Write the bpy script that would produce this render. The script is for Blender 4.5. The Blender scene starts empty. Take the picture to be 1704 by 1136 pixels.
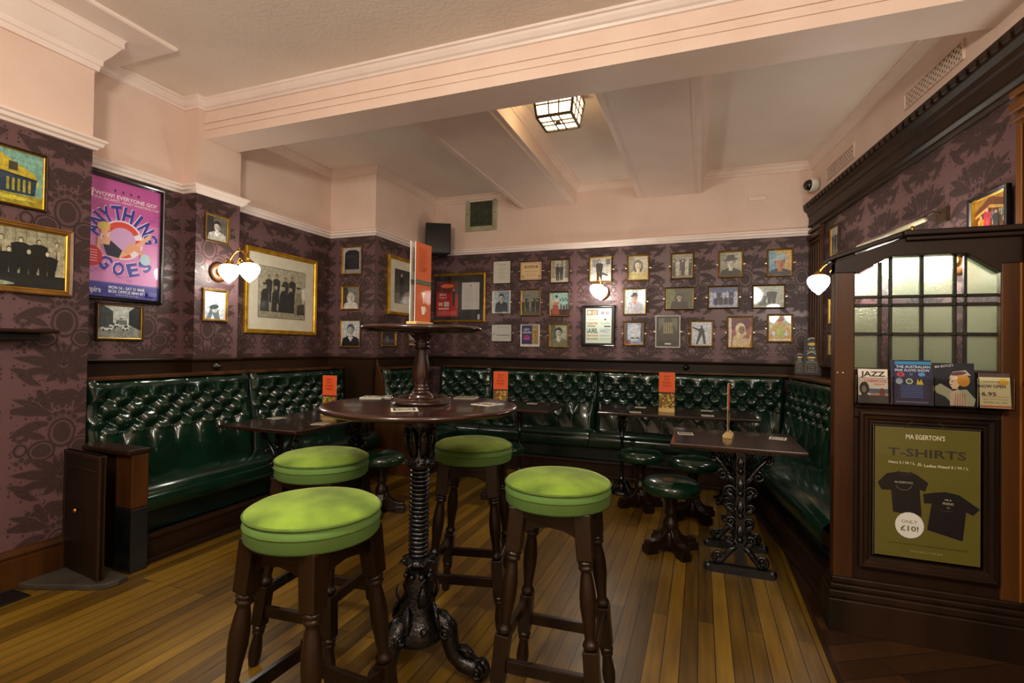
import bpy, bmesh, math, random
from mathutils import Vector, Matrix, Quaternion
random.seed(7)
S = bpy.context.scene
COL = S.collection
PI = math.pi
rad = math.radians

# ------------------------------------------------------------------ camera, world, exposure
cam_d = bpy.data.cameras.new('camera'); cam = bpy.data.objects.new('camera', cam_d); COL.objects.link(cam)
cam_d.sensor_width = 36.0; cam_d.lens = 836.99 / 1704 * 36; cam_d.clip_start = 0.02; cam_d.clip_end = 60
_y, _p, _r = 0.359095, 0.01265414, -0.01487911
_f = Vector((-math.sin(_y)*math.cos(_p), math.cos(_y)*math.cos(_p), math.sin(_p)))
_rt = Vector((math.cos(_y), math.sin(_y), 0)); _dn = _f.cross(_rt)
_r2 = _rt*math.cos(_r) + _dn*math.sin(_r); _d2 = -_rt*math.sin(_r) + _dn*math.cos(_r)
cam.matrix_world = Matrix(((_r2.x, -_d2.x, -_f.x, 0), (_r2.y, -_d2.y, -_f.y, 0), (_r2.z, -_d2.z, -_f.z, 1.3), (0, 0, 0, 1)))
S.camera = cam
S.view_settings.view_transform = 'Standard'; S.view_settings.look = 'None'
S.view_settings.gamma = 1; S.view_settings.use_curve_mapping = False
S.view_settings.exposure = 0.0
wd = bpy.data.worlds.new('world'); S.world = wd; wd.use_nodes = True
wd.node_tree.nodes['Background'].inputs[0].default_value = (1.0, 0.88, 0.70, 1)
wd.node_tree.nodes['Background'].inputs[1].default_value = 0.5

def light(name, loc, power, col, size=0.1, typ='POINT', rot=None, sy=None):
    l = bpy.data.lights.new(name, typ); l.energy = power; l.color = col
    if typ == 'POINT': l.shadow_soft_size = size
    else:
        l.size = size
        if sy: l.shape = 'RECTANGLE'; l.size_y = sy
    o = bpy.data.objects.new(name, l); COL.objects.link(o); o.location = loc
    if rot: o.rotation_euler = rot
    return o
# the bar's own ceiling lamps in the front half of the room, behind the camera
light('bar_ceiling_light', (-1.1, 0.0, 2.45), 140, (1.0, 0.93, 0.80), 0.16)
light('bar_ceiling_light', (1.0, -0.3, 2.45), 92, (1.0, 0.94, 0.82), 0.16)

# ------------------------------------------------------------------ helpers
def s2l(c): return c/12.92 if c <= 0.04045 else ((c+0.055)/1.055)**2.4
def hx(h): return tuple(s2l(int(h[i:i+2], 16)/255) for i in (0, 2, 4))
def tag(o, label=None, cat=None, group=None, kind=None):
    if label: o['label'] = label
    if cat: o['category'] = cat
    if group: o['group'] = group
    if kind: o['kind'] = kind
    return o
def empty(name, loc=(0, 0, 0), rz=0, label=None, cat=None, group=None):
    o = bpy.data.objects.new(name, None); COL.objects.link(o); o.location = loc; o.rotation_euler = (0, 0, rz)
    o.empty_display_size = 0.05
    return tag(o, label, cat, group)
def copy_tree(o, parent=None):
    c = o.copy(); COL.objects.link(c)
    if parent: c.parent = parent
    for ch in list(o.children): copy_tree(ch, c)
    return c

class MB:
    def __init__(s, M=None): s.v = []; s.f = []; s.mi = []; s.sm = []; s.M = M or Matrix(); s.uv = None
    def add(s, vs, fs, m=0, smooth=False):
        n = len(s.v)
        s.v += [tuple(s.M @ Vector(p)) for p in vs]
        for f in fs: s.f.append([n+i for i in f]); s.mi.append(m); s.sm.append(smooth)
        return s
    def box(s, x0, x1, y0, y1, z0, z1, m=0):
        v = [(x, y, z) for z in (z0, z1) for y in (y0, y1) for x in (x0, x1)]
        return s.add(v, [(0, 2, 3, 1), (4, 5, 7, 6), (0, 1, 5, 4), (2, 6, 7, 3), (0, 4, 6, 2), (1, 3, 7, 5)], m)
    def bar(s, a, b, w, h, m=0, up=(0, 0, 1), w2=None, h2=None):
        a = Vector(a); b = Vector(b); d = (b-a).normalized(); u = Vector(up)
        if abs(d.dot(u)) > .98: u = Vector((0, 1, 0))
        r = d.cross(u).normalized(); u = r.cross(d).normalized(); w2 = w2 or w; h2 = h2 or h
        v = []
        for p, ww, hh in ((a, w, h), (b, w2, h2)):
            for i, j in ((-1, -1), (1, -1), (1, 1), (-1, 1)): v.append(p + r*(i*ww/2) + u*(j*hh/2))
        return s.add(v, [(0, 1, 2, 3), (7, 6, 5, 4), (0, 4, 5, 1), (1, 5, 6, 2), (2, 6, 7, 3), (3, 7, 4, 0)], m)
    def lathe(s, prof, n=24, M=None, m=0, cap=True, flute=None):
        M = M or Matrix(); v = []; f = []
        for k, (r, z) in enumerate(prof):
            for i in range(n):
                a = 2*PI*i/n; rr = r
                if flute and flute[0] <= k <= flute[1]: rr = r*(1-flute[2]*(i % 2))
                v.append(M @ Vector((rr*math.cos(a), rr*math.sin(a), z)))
        for k in range(len(prof)-1):
            for i in range(n):
                j = (i+1) % n; f.append((k*n+i, k*n+j, (k+1)*n+j, (k+1)*n+i))
        if cap: f.append(tuple(range(n))[::-1]); f.append(tuple((len(prof)-1)*n+i for i in range(n)))
        return s.add(v, f, m, True)
    def tube(s, pts, r, n=8, m=0, closed=False):
        pts = [Vector(p) for p in pts]; k = len(pts); v = []; f = []
        rs = r if isinstance(r, (list, tuple)) else [r]*k
        t0 = None; u = None
        for i, p in enumerate(pts):
            if closed: t = (pts[(i+1) % k]-pts[i-1]).normalized()
            else: t = (pts[min(i+1, k-1)]-pts[max(i-1, 0)]).normalized()
            if u is None:
                u = t.orthogonal().normalized()
            else:
                u = (u - t*u.dot(t)).normalized()
            w = t.cross(u)
            for j in range(n):
                a = 2*PI*j/n; v.append(p + (u*math.cos(a)+w*math.sin(a))*rs[i])
        for i in range(k if closed else k-1):
            i2 = (i+1) % k
            for j in range(n):
                j2 = (j+1) % n; f.append((i*n+j, i*n+j2, i2*n+j2, i2*n+j))
        if not closed: f.append(tuple(range(n))[::-1]); f.append(tuple((k-1)*n+j for j in range(n)))
        return s.add(v, f, m, True)
    def prism(s, poly, y0, y1, m=0, axis='y'):
        n = len(poly)
        g = {'y': lambda a, b, c: (a, c, b), 'z': lambda a, b, c: (a, b, c), 'x': lambda a, b, c: (c, a, b)}[axis]
        v = [g(a, b, y0) for a, b in poly]+[g(a, b, y1) for a, b in poly]
        return s.add(v, [tuple(range(n)), tuple(range(2*n-1, n-1, -1))]+[(i, n+i, n+(i+1) % n, (i+1) % n) for i in range(n)], m)
    def ball(s, c, r, n=10, m=0, sc=(1, 1, 1)):
        v = []; f = []; k = n//2
        for i in range(k+1):
            t = PI*i/k
            for j in range(n): a = 2*PI*j/n; v.append((c[0]+sc[0]*r*math.sin(t)*math.cos(a), c[1]+sc[1]*r*math.sin(t)*math.sin(a), c[2]+sc[2]*r*math.cos(t)))
        for i in range(k):
            for j in range(n): j2 = (j+1) % n; f.append((i*n+j, (i+1)*n+j, (i+1)*n+j2, i*n+j2))
        return s.add(v, f, m, True)
    def sweep(s, path, prof, m=0, closed=False, cap=True):
        n = len(path); P = [Vector(p[:2]) for p in path]; rows = []
        for i in range(n):
            def nrm(a, b): d = (P[b]-P[a]).normalized(); return Vector((d.y, -d.x))
            if closed: n1 = nrm(i-1, i); n2 = nrm(i, (i+1) % n)
            else: n1 = nrm(max(i-1, 0), max(i-1, 0)+1); n2 = nrm(min(i, n-2), min(i, n-2)+1)
            b = (n1+n2); b = b/(1+n1.dot(n2)) if n1.dot(n2) > -.9 else n1
            rows.append([(P[i].x+b.x*o, P[i].y+b.y*o, z) for o, z in prof])
        k = len(prof); v = [q for r in rows for q in r]; f = []
        for i in range(n if closed else n-1):
            i2 = (i+1) % n
            for j in range(k):
                j2 = (j+1) % k; f.append((i*k+j, i2*k+j, i2*k+j2, i*k+j2))
        if cap and not closed: f.append(tuple(range(k))[::-1]); f.append(tuple((n-1)*k+j for j in range(k)))
        return s.add(v, f, m)
    def build(s, name, mat, parent=None, bevel=0, seg=2, loc=None, autosmooth=False, norm=True):
        me = bpy.data.meshes.new(name); me.from_pydata(s.v, [], s.f)
        mats = mat if isinstance(mat, (list, tuple)) else [mat]
        for q in mats: me.materials.append(q)
        me.polygons.foreach_set('material_index', s.mi); me.polygons.foreach_set('use_smooth', s.sm)
        if s.uv:
            l = me.uv_layers.new(name='UVMap'); l.data.foreach_set('uv', [c for q in s.uv for c in q])
        if norm:
            b = bmesh.new(); b.from_mesh(me); bmesh.ops.recalc_face_normals(b, faces=b.faces); b.to_mesh(me); b.free()
        me.update()
        o = bpy.data.objects.new(name, me); COL.objects.link(o)
        if parent: o.parent = parent
        if loc: o.location = loc
        if bevel:
            md = o.modifiers.new('bevel', 'BEVEL'); md.width = bevel; md.segments = seg; md.limit_method = 'ANGLE'; md.angle_limit = rad(50)
        return o

# ------------------------------------------------------------------ material helpers
class N:                                             # tiny expression layer over Math nodes
    def __init__(s, nt, sock): s.nt = nt; s.s = sock
    def op(s, o, b=None, c=None):
        nd = s.nt.nodes.new('ShaderNodeMath'); nd.operation = o
        for i, q in enumerate((s, b, c)):
            if q is None: continue
            if isinstance(q, N): s.nt.links.new(q.s, nd.inputs[i])
            else: nd.inputs[i].default_value = q
        return N(s.nt, nd.outputs[0])
    def __add__(s, b): return s.op('ADD', b)
    def __sub__(s, b): return s.op('SUBTRACT', b)
    def __mul__(s, b): return s.op('MULTIPLY', b)
    def abs(s): return s.op('ABSOLUTE')
    def min(s, b): return s.op('MINIMUM', b)
    def max(s, b): return s.op('MAXIMUM', b)
    def lt(s, b): return s.op('LESS_THAN', b)
    def gt(s, b): return s.op('GREATER_THAN', b)
def newmat(name, rough=.5, col=(.5, .5, .5), metal=0, coat=0, spec=.5, coatr=.05):
    m = bpy.data.materials.new(name); m.use_nodes = True; nt = m.node_tree; b = nt.nodes['Principled BSDF']
    b.inputs['Base Color'].default_value = (*col, 1); b.inputs['Roughness'].default_value = rough
    b.inputs['Metallic'].default_value = metal; b.inputs['Coat Weight'].default_value = coat
    b.inputs['Coat Roughness'].default_value = coatr; b.inputs['Specular IOR Level'].default_value = spec
    return m, nt, b
def nod(nt, t, **kw):
    n = nt.nodes.new(t)
    for k, v in kw.items():
        if k in n.inputs: n.inputs[k].default_value = v
        else: setattr(n, k, v)
    return n
def texco(nt, kind='Object', scale=(1, 1, 1), rot=(0, 0, 0)):
    t = nt.nodes.new('ShaderNodeTexCoord'); mp = nt.nodes.new('ShaderNodeMapping')
    nt.links.new(t.outputs[kind], mp.inputs[0]); mp.inputs['Scale'].default_value = scale; mp.inputs['Rotation'].default_value = rot
    return mp.outputs[0]
def noisy(name, c1, c2, scale=5, stretch=(1, 1, 1), rough=.5, bump=0, bscale=None, metal=0, coat=0, r2=None, detail=4, spec=.5, lo=.35, hi=.65, bdist=.01):
    m, nt, b = newmat(name, rough, c1, metal, coat, spec)
    v = texco(nt, 'Object', stretch); n = nod(nt, 'ShaderNodeTexNoise', Scale=scale, Detail=detail); nt.links.new(v, n.inputs[0])
    r = nt.nodes.new('ShaderNodeValToRGB'); r.color_ramp.elements[0].position = lo; r.color_ramp.elements[1].position = hi
    r.color_ramp.elements[0].color = (*c1, 1); r.color_ramp.elements[1].color = (*c2, 1)
    nt.links.new(n.outputs[0], r.inputs[0]); nt.links.new(r.outputs[0], b.inputs['Base Color'])
    if r2 is not None:
        mr = nod(nt, 'ShaderNodeMapRange'); mr.inputs[3].default_value = rough; mr.inputs[4].default_value = r2
        nt.links.new(n.outputs[0], mr.inputs[0]); nt.links.new(mr.outputs[0], b.inputs['Roughness'])
    if bump:
        n2 = nod(nt, 'ShaderNodeTexNoise', Scale=bscale or scale, Detail=3); nt.links.new(texco(nt, 'Object', stretch), n2.inputs[0])
        bp = nod(nt, 'ShaderNodeBump', Strength=bump, Distance=bdist); nt.links.new(n2.outputs[0], bp.inputs['Height']); nt.links.new(bp.outputs[0], b.inputs['Normal'])
    return m
def emis(name, col, st):
    m, nt, b = newmat(name, .3, col); b.inputs['Emission Color'].default_value = (*col, 1); b.inputs['Emission Strength'].default_value = st
    return m

def damask():
    m, nt, b = newmat('damask_wallpaper', .42, spec=.45)
    uv = nt.nodes.new('ShaderNodeTexCoord').outputs['UV']
    nz = nod(nt, 'ShaderNodeTexNoise', Scale=26.0, Detail=2.0); nt.links.new(uv, nz.inputs[0])
    mul = nod(nt, 'ShaderNodeVectorMath', operation='MULTIPLY_ADD'); nt.links.new(nz.outputs['Color'], mul.inputs[0])
    mul.inputs[1].default_value = (.013, .013, 0); nt.links.new(uv, mul.inputs[2])
    sp = nt.nodes.new('ShaderNodeSeparateXYZ'); nt.links.new(mul.outputs[0], sp.inputs[0])
    U = N(nt, sp.outputs[0]); V = N(nt, sp.outputs[1])+.10
    W, H = .50, .62
    a = (U.op('WRAP', W/2, -W/2)).abs(); v = V.op('WRAP', H, 0)
    cb = nt.nodes.new('ShaderNodeCombineXYZ'); nt.links.new(a.s, cb.inputs[0]); nt.links.new(v.s, cb.inputs[1])
    P = cb.outputs[0]
    def dot(x, y, off):
        d = nt.nodes.new('ShaderNodeVectorMath'); d.operation = 'DOT_PRODUCT'; nt.links.new(P, d.inputs[0]); d.inputs[1].default_value = (x, y, 0)
        return N(nt, d.outputs['Value'])-off
    def leaf(cx, cy, ang, L, w, bend=0):            # ang from vertical, towards +a
        t = rad(ang); dx, dy = math.sin(t), math.cos(t)
        p = dot(dx, dy, cx*dx+cy*dy); q = dot(dy, -dx, cx*dy-cy*dx)
        if bend: q = q.op('MULTIPLY_ADD', 1.0, p.op('MULTIPLY', p).op('MULTIPLY', bend))
        wd_ = (p.op('MULTIPLY', L)-p.op('MULTIPLY', p))*(4*w/L/L)
        return q.abs()-wd_
    def ell(cx, cy, rx, ry):
        d = nt.nodes.new('ShaderNodeVectorMath'); d.operation = 'MULTIPLY_ADD'; nt.links.new(P, d.inputs[0])
        d.inputs[1].default_value = (1/rx, 1/ry, 0); d.inputs[2].default_value = (-cx/rx, -cy/ry, 0)
        l = nt.nodes.new('ShaderNodeVectorMath'); l.operation = 'LENGTH'; nt.links.new(d.outputs[0], l.inputs[0])
        return (N(nt, l.outputs['Value'])-1)*min(rx, ry)
    def ring(cx, cy, rx, ry, w): return ell(cx, cy, rx, ry).abs()-w
    Q = [leaf(0, .605, g, l, .019) for g, l in ((180, .10), (155, .10), (130, .095), (104, .085))]            # shell
    Q += [leaf(.045, .475, 62, .20, .030, -1.6), leaf(.06, .435, 92, .175, .026, -1.8), leaf(.05, .50, 38, .15, .022, 1.4)]      # spreading ferns
    Q += [ell(0, .488, .015, .014), ell(.031, .479, .014, .014), ell(.058, .458, .014, .014), ell(.078, .430, .013, .013)]     # berries over the fruit
    Q += [ell(0, .375, .042, .056), ring(0, .372, .060, .076, .0055)]                                                        # pomegranate
    Q += [ell(.092, .285, .044, .036), ring(.092, .285, .058, .050, .005), leaf(.075, .345, 55, .12, .018, -2.0)]                # paired fruits
    Q += [leaf(0, .125, 36, .20, .026, -1.3), leaf(.01, .115, 60, .215, .026, -1.2), leaf(.03, .105, 86, .175, .022, -1.0), leaf(0, .14, 0, .12, .010), leaf(0, .13, 17, .14, .012)]
    Q += [leaf(0, .115, 140, .11, .020, 1.2), leaf(0, .12, 112, .14, .020, 1.5), leaf(0, .11, 172, .085, .014), leaf(.14, .065, 50, .11, .018, -1.5), leaf(.10, .02, 62, .14, .018, 1.0)]
    Q += [ell(.155, .235, .012, .012), ell(.178, .25, .012, .012), ell(.20, .235, .011, .011), ell(.165, .36, .012, .012), ell(.188, .35, .012, .012), ell(.21, .365, .011, .011), ell(.12, .565, .013, .013), ell(.146, .575, .012, .012), ell(.17, .56, .012, .012), ring(.185, .30, .026, .03, .005), leaf(.10, .53, 75, .13, .016, .8)]
    s = Q[0]
    for q in Q[1:]: s = s.min(q)
    vo = nod(nt, 'ShaderNodeTexVoronoi', Scale=46.0, Randomness=.55); nt.links.new(P, vo.inputs[0])
    dots = N(nt, vo.outputs['Distance']).lt(.33).op('MULTIPLY', s.gt(.007)).op('MULTIPLY', s.lt(.026))
    fill = s.lt(0).max(dots).op('MULTIPLY', a.lt(.232))
    lines = (s*780).op('SINE').gt(.45)
    f2 = fill-(fill.op('MULTIPLY', lines))*.5
    out = s.lt(.005).op('MULTIPLY', s.gt(.0028))*.55
    fac = f2.max(out)
    mx = nod(nt, 'ShaderNodeMix', data_type='RGBA'); nt.links.new(fac.s, mx.inputs[0])
    mx.inputs[6].default_value = (*hx('664a4c'), 1); mx.inputs[7].default_value = (*hx('2f1e1d'), 1)
    nt.links.new(mx.outputs[2], b.inputs['Base Color'])
    mr = nod(nt, 'ShaderNodeMapRange'); mr.inputs[3].default_value = .36; mr.inputs[4].default_value = .62
    nt.links.new(fac.s, mr.inputs[0]); nt.links.new(mr.outputs[0], b.inputs['Roughness'])
    return m

def floor_mat(name, cols, rot=0, w=.07, L=1.9, rough=.30):
    m, nt, b = newmat(name, rough, spec=.5)
    v = texco(nt, 'Object', rot=(0, 0, rot))
    br = nod(nt, 'ShaderNodeTexBrick'); nt.links.new(v, br.inputs[0]); br.offset = .37; br.offset_frequency = 3; br.squash_frequency = 1
    for k, x in (('Color1', (0, 0, 0, 1)), ('Color2', (1, 1, 1, 1)), ('Mortar', (.5, .5, .5, 1)), ('Scale', 1.0), ('Mortar Size', .0020), ('Mortar Smooth', .2), ('Brick Width', L), ('Row Height', w), ('Bias', 0.0)): br.inputs[k].default_value = x
    n1 = nod(nt, 'ShaderNodeTexNoise', Scale=3.0, Detail=5.0); n1v = texco(nt, 'Object', (14, .8, 1)); nt.links.new(n1v, n1.inputs[0])
    n3 = nod(nt, 'ShaderNodeTexNoise', Scale=1.1, Detail=3.0); nt.links.new(texco(nt), n3.inputs[0])
    f = N(nt, br.outputs['Color'])*.42+N(nt, n1.outputs[0])*.55+N(nt, n3.outputs[0])*.5-.25
    r = nt.nodes.new('ShaderNodeValToRGB'); e = r.color_ramp.elements; e[0].position = .05; e[0].color = (*cols[0], 1); e[1].position = .95; e[1].color = (*cols[-1], 1)
    for i, c in enumerate(cols[1:-1]): q = e.new((i+1)/(len(cols)-1)); q.color = (*c, 1)
    nt.links.new(f.s, r.inputs[0])
    mx = nod(nt, 'ShaderNodeMix', data_type='RGBA'); nt.links.new(br.outputs['Fac'], mx.inputs[0]); nt.links.new(r.outputs[0], mx.inputs[6]); mx.inputs[7].default_value = (.006, .004, .003, 1)
    nt.links.new(mx.outputs[2], b.inputs['Base Color'])
    n2 = nod(nt, 'ShaderNodeTexNoise', Scale=60.0, Detail=4.0); nt.links.new(texco(nt), n2.inputs[0])
    mr = nod(nt, 'ShaderNodeMapRange'); mr.inputs[3].default_value = rough-.08; mr.inputs[4].default_value = rough+.22; nt.links.new(n3.outputs[0], mr.inputs[0]); nt.links.new(mr.outputs[0], b.inputs['Roughness'])
    h = N(nt, n2.outputs[0])*.25+N(nt, n1.outputs[0])*.3-N(nt, br.outputs['Fac'])
    bp = nod(nt, 'ShaderNodeBump', Strength=.35, Distance=.003); nt.links.new(h.s, bp.inputs['Height']); nt.links.new(bp.outputs[0], b.inputs['Normal'])
    return m

M = {}
M['damask'] = damask()
M['pink'] = noisy('pink_wall_paint', hx('dfc3b2'), hx('e5cbbb'), 3, rough=.55, bump=.25, bscale=35, bdist=.004)
M['ceil'] = noisy('pink_ceiling_paint', hx('e6d4c4'), hx('ecdccc'), 2, rough=.7, bump=.5, bscale=45, bdist=.006)
M['cream'] = noisy('pale_pink_rail_paint', hx('ecd8cc'), hx('f0dfd5'), 6, rough=.4)
M['beam'] = noisy('pink_beam_paint', hx('e7ccbb'), hx('ebd3c3'), 4, rough=.5, bump=.1, bscale=30, bdist=.003)
M['wood'] = noisy('dark_mahogany', hx('180f08'), hx('2e1c0e'), 4, (1, 1, .12), .32, r2=.5, spec=.22)
M['woodh'] = noisy('dark_mahogany_across', hx('190f08'), hx('301d0d'), 4, (.12, .12, 1), .32, r2=.5, spec=.22)
M['oak'] = noisy('brown_varnished_post', hx('2c1707'), hx('52300f'), 7, (1, 1, .1), .3, r2=.45, bump=.2, bdist=.003, spec=.3)
M['honey'] = noisy('honey_varnished_oak', hx('6a3e0e'), hx('8c5616'), 6, (1, 1, .1), .32, r2=.45, spec=.3)
M['stoolwood'] = noisy('turned_stool_wood', hx('120a05'), hx('221408'), 6, (1, 1, .15), .22, r2=.36, coat=.0, spec=.35)
M['darkwood'] = noisy('near_black_wood', hx('100a05'), hx('20140a'), 5, (1, 1, .1), .35, r2=.5, spec=.3)
M['tabletop'] = noisy('polished_table_top', hx('1f0f0b'), hx('2e1610'), 3, (1, .15, 1), .15, r2=.24, coat=.25)
M['iron'] = noisy('black_cast_iron', hx('050607'), hx('0c0e10'), 30, rough=.14, r2=.30, bump=.6, bscale=75, bdist=.006, spec=.6)
M['leather'] = noisy('bottle_green_leather', hx('092015'), hx('0d2b1b'), 5, rough=.12, r2=.24, coat=.25, bump=.12, bscale=25, bdist=.006)
M['leatherd'] = noisy('shade_and_welt_leather', hx('04120d'), hx('071a12'), 5, rough=.25, r2=.35, coat=.3)  # welts, and skirts darkened to carry the black shadow under the seats
M['velvet'] = noisy('lime_green_velvet', hx('435e14'), hx('769328'), 6, rough=.85, bump=.15, bscale=220, bdist=.001)
M['velvet'].node_tree.nodes['Principled BSDF'].inputs['Sheen Weight'].default_value = .4
M['velvet'].node_tree.nodes['Principled BSDF'].inputs['Sheen Tint'].default_value = (.8, .95, .35, 1)
M['velvet'].node_tree.nodes['Principled BSDF'].inputs['Sheen Roughness'].default_value = .4
M['velvetband'] = noisy('green_velvet_side', hx('4a6a2a'), hx('567834'), 3.5, rough=.85, bump=.15, bscale=220, bdist=.001)
M['piping'] = noisy('velvet_piping', hx('3f5612'), hx('4c6616'), 30, rough=.8)
M['brass'] = noisy('polished_brass', hx('c08a30'), hx('d8a848'), 20, rough=.2, metal=1, r2=.3)
M['gold'] = noisy('gilt_frame', hx('b4841a'), hx('d8a830'), 14, rough=.3, metal=.7, r2=.42)
M['oldgilt'] = noisy('aged_gilt_moulding', hx('5e4216'), hx('86642a'), 16, rough=.35, metal=.45, r2=.5)
M['goldd'] = noisy('dark_gilt_frame', hx('4e3a18'), hx('6e5222'), 20, rough=.4, metal=.5, r2=.5)
M['bronze'] = noisy('narrow_bronze_frame', hx('2e2010'), hx('463018'), 20, rough=.35, metal=.3, r2=.45)
M['sepiawood'] = noisy('light_brown_frame', hx('6e4a1c'), hx('8a6026'), 10, rough=.4, r2=.5)
M['blackf'] = noisy('black_lacquer_frame', hx('0c0c0d'), hx('161617'), 10, rough=.2, coat=.4)
M['whitef'] = noisy('white_frame', hx('d8d6cc'), hx('e6e4da'), 10, rough=.4)
M['mount'] = noisy('cream_mount_card', hx('cfc8b0'), hx('d8d2bc'), 10, rough=.8)
M['blackp'] = noisy('matt_black_plastic', hx('0b0a0a'), hx('131212'), 40, rough=.6)
M['green_metal'] = noisy('grey_green_vent_paint', hx('9a9678'), hx('b0aa8c'), 8, rough=.5, bump=.1)
M['ventdark'] = noisy('dark_olive_vent_paint', hx('3c4030'), hx('50543e'), 20, rough=.7)  # dark olive colour of the louvres, their backing and screws
M['card'] = noisy('white_card', hx('dcdad2'), hx('e8e6de'), 10, rough=.6)
M['holder'] = noisy('pale_wood_block', hx('b89858'), hx('cbad6c'), 8, rough=.5)
M['lead'] = noisy('dark_leaded_came', hx('1c1a12'), hx('2e2b1e'), 20, rough=.45, metal=.4)
M['grey'] = noisy('worn_grey_stone', hx('2c2822'), hx('40382e'), 8, rough=.7, bump=.2)
M['mat'] = noisy('black_floor_grate', hx('060505'), hx('0c0b0a'), 8, rough=.5)
M['globe'] = emis('lit_opal_glass', (1.0, .96, .86), 34)
M['lantern'] = emis('lit_amber_glass', (1.0, .74, .40), 8)
M['screw'] = noisy('bright_screw_head', hx('c8b89a'), hx('e0d4b8'), 10, rough=.25, metal=.8)
M['floor'] = floor_mat('worn_oak_boards', [hx('261b05'), hx('44310b'), hx('674c12'), hx('82641b'), hx('92762c')], rot=PI/2)
M['floor2'] = floor_mat('red_brown_boards', [hx('1a0f07'), hx('2e1b0c'), hx('402812'), hx('4e3416')], rot=PI/2+rad(60), w=.11)
def glassmat(name, col, rough, bump, bs):
    m, nt, b = newmat(name, rough, col); b.inputs['Transmission Weight'].default_value = 1; b.inputs['IOR'].default_value = 1.2
    n = nod(nt, 'ShaderNodeTexNoise', Scale=bs, Detail=2.0); nt.links.new(texco(nt), n.inputs[0])
    bp = nod(nt, 'ShaderNodeBump', Strength=bump, Distance=.004); nt.links.new(n.outputs[0], bp.inputs['Height']); nt.links.new(bp.outputs[0], b.inputs['Normal'])
    return m
M['frost'] = glassmat('stippled_obscure_glass', (.88, .98, .76), .36, 1.0, 130)
_nt = M['frost'].node_tree; _tr = nod(_nt, 'ShaderNodeBsdfTranslucent', Color=(.80, .88, .58, 1)); _mx = nod(_nt, 'ShaderNodeMixShader', Fac=.14)
_nt.links.new(_nt.nodes['Principled BSDF'].outputs[0], _mx.inputs[1]); _nt.links.new(_tr.outputs[0], _mx.inputs[2]); _nt.links.new(_mx.outputs[0], _nt.nodes['Material Output'].inputs[0])
M['clear'] = glassmat('clear_bevelled_glass', (.9, .92, .88), .03, .5, 25)
M['acrylic'] = glassmat('clear_acrylic', (.93, .95, .93), .02, 0, 10)
def printmat():
    m, nt, b = newmat('printed_picture', .4, coat=.8, coatr=.04)
    a = nt.nodes.new('ShaderNodeAttribute'); a.attribute_name = 'Col'
    nt.links.new(a.outputs['Color'], b.inputs['Base Color'])
    m2 = m.copy(); m2.name = 'printed_paper'; b2 = m2.node_tree.nodes['Principled BSDF']; b2.inputs['Coat Weight'].default_value = .1; b2.inputs['Roughness'].default_value = .6
    m3 = m.copy(); m3.name = 'poster_under_glass'; b3 = m3.node_tree.nodes['Principled BSDF']; b3.inputs['Coat Weight'].default_value = 1; b3.inputs['Coat Roughness'].default_value = .015
    return m, m2, m3
M['print'], M['paper'], M['posterprint'] = printmat()
def mottled():                                         # old photographs: grain and blotches in the print itself
    m = M['print'].copy(); m.name = 'old_photograph'; nt = m.node_tree; b = nt.nodes['Principled BSDF']; a = [n for n in nt.nodes if n.type == 'ATTRIBUTE'][0]
    n = nod(nt, 'ShaderNodeTexNoise', Scale=34.0, Detail=8.0, Roughness=.75); nt.links.new(texco(nt), n.inputs[0])
    mr = nod(nt, 'ShaderNodeMapRange'); mr.inputs[1].default_value = .3; mr.inputs[2].default_value = .7; mr.inputs[3].default_value = .3; mr.inputs[4].default_value = 1.5; nt.links.new(n.outputs[0], mr.inputs[0])
    v = nod(nt, 'ShaderNodeVectorMath', operation='SCALE'); nt.links.new(a.outputs['Color'], v.inputs[0]); nt.links.new(mr.outputs[0], v.inputs['Scale'])
    nt.links.new(v.outputs[0], b.inputs['Base Color']); return m
M['photo'] = mottled()

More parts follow.
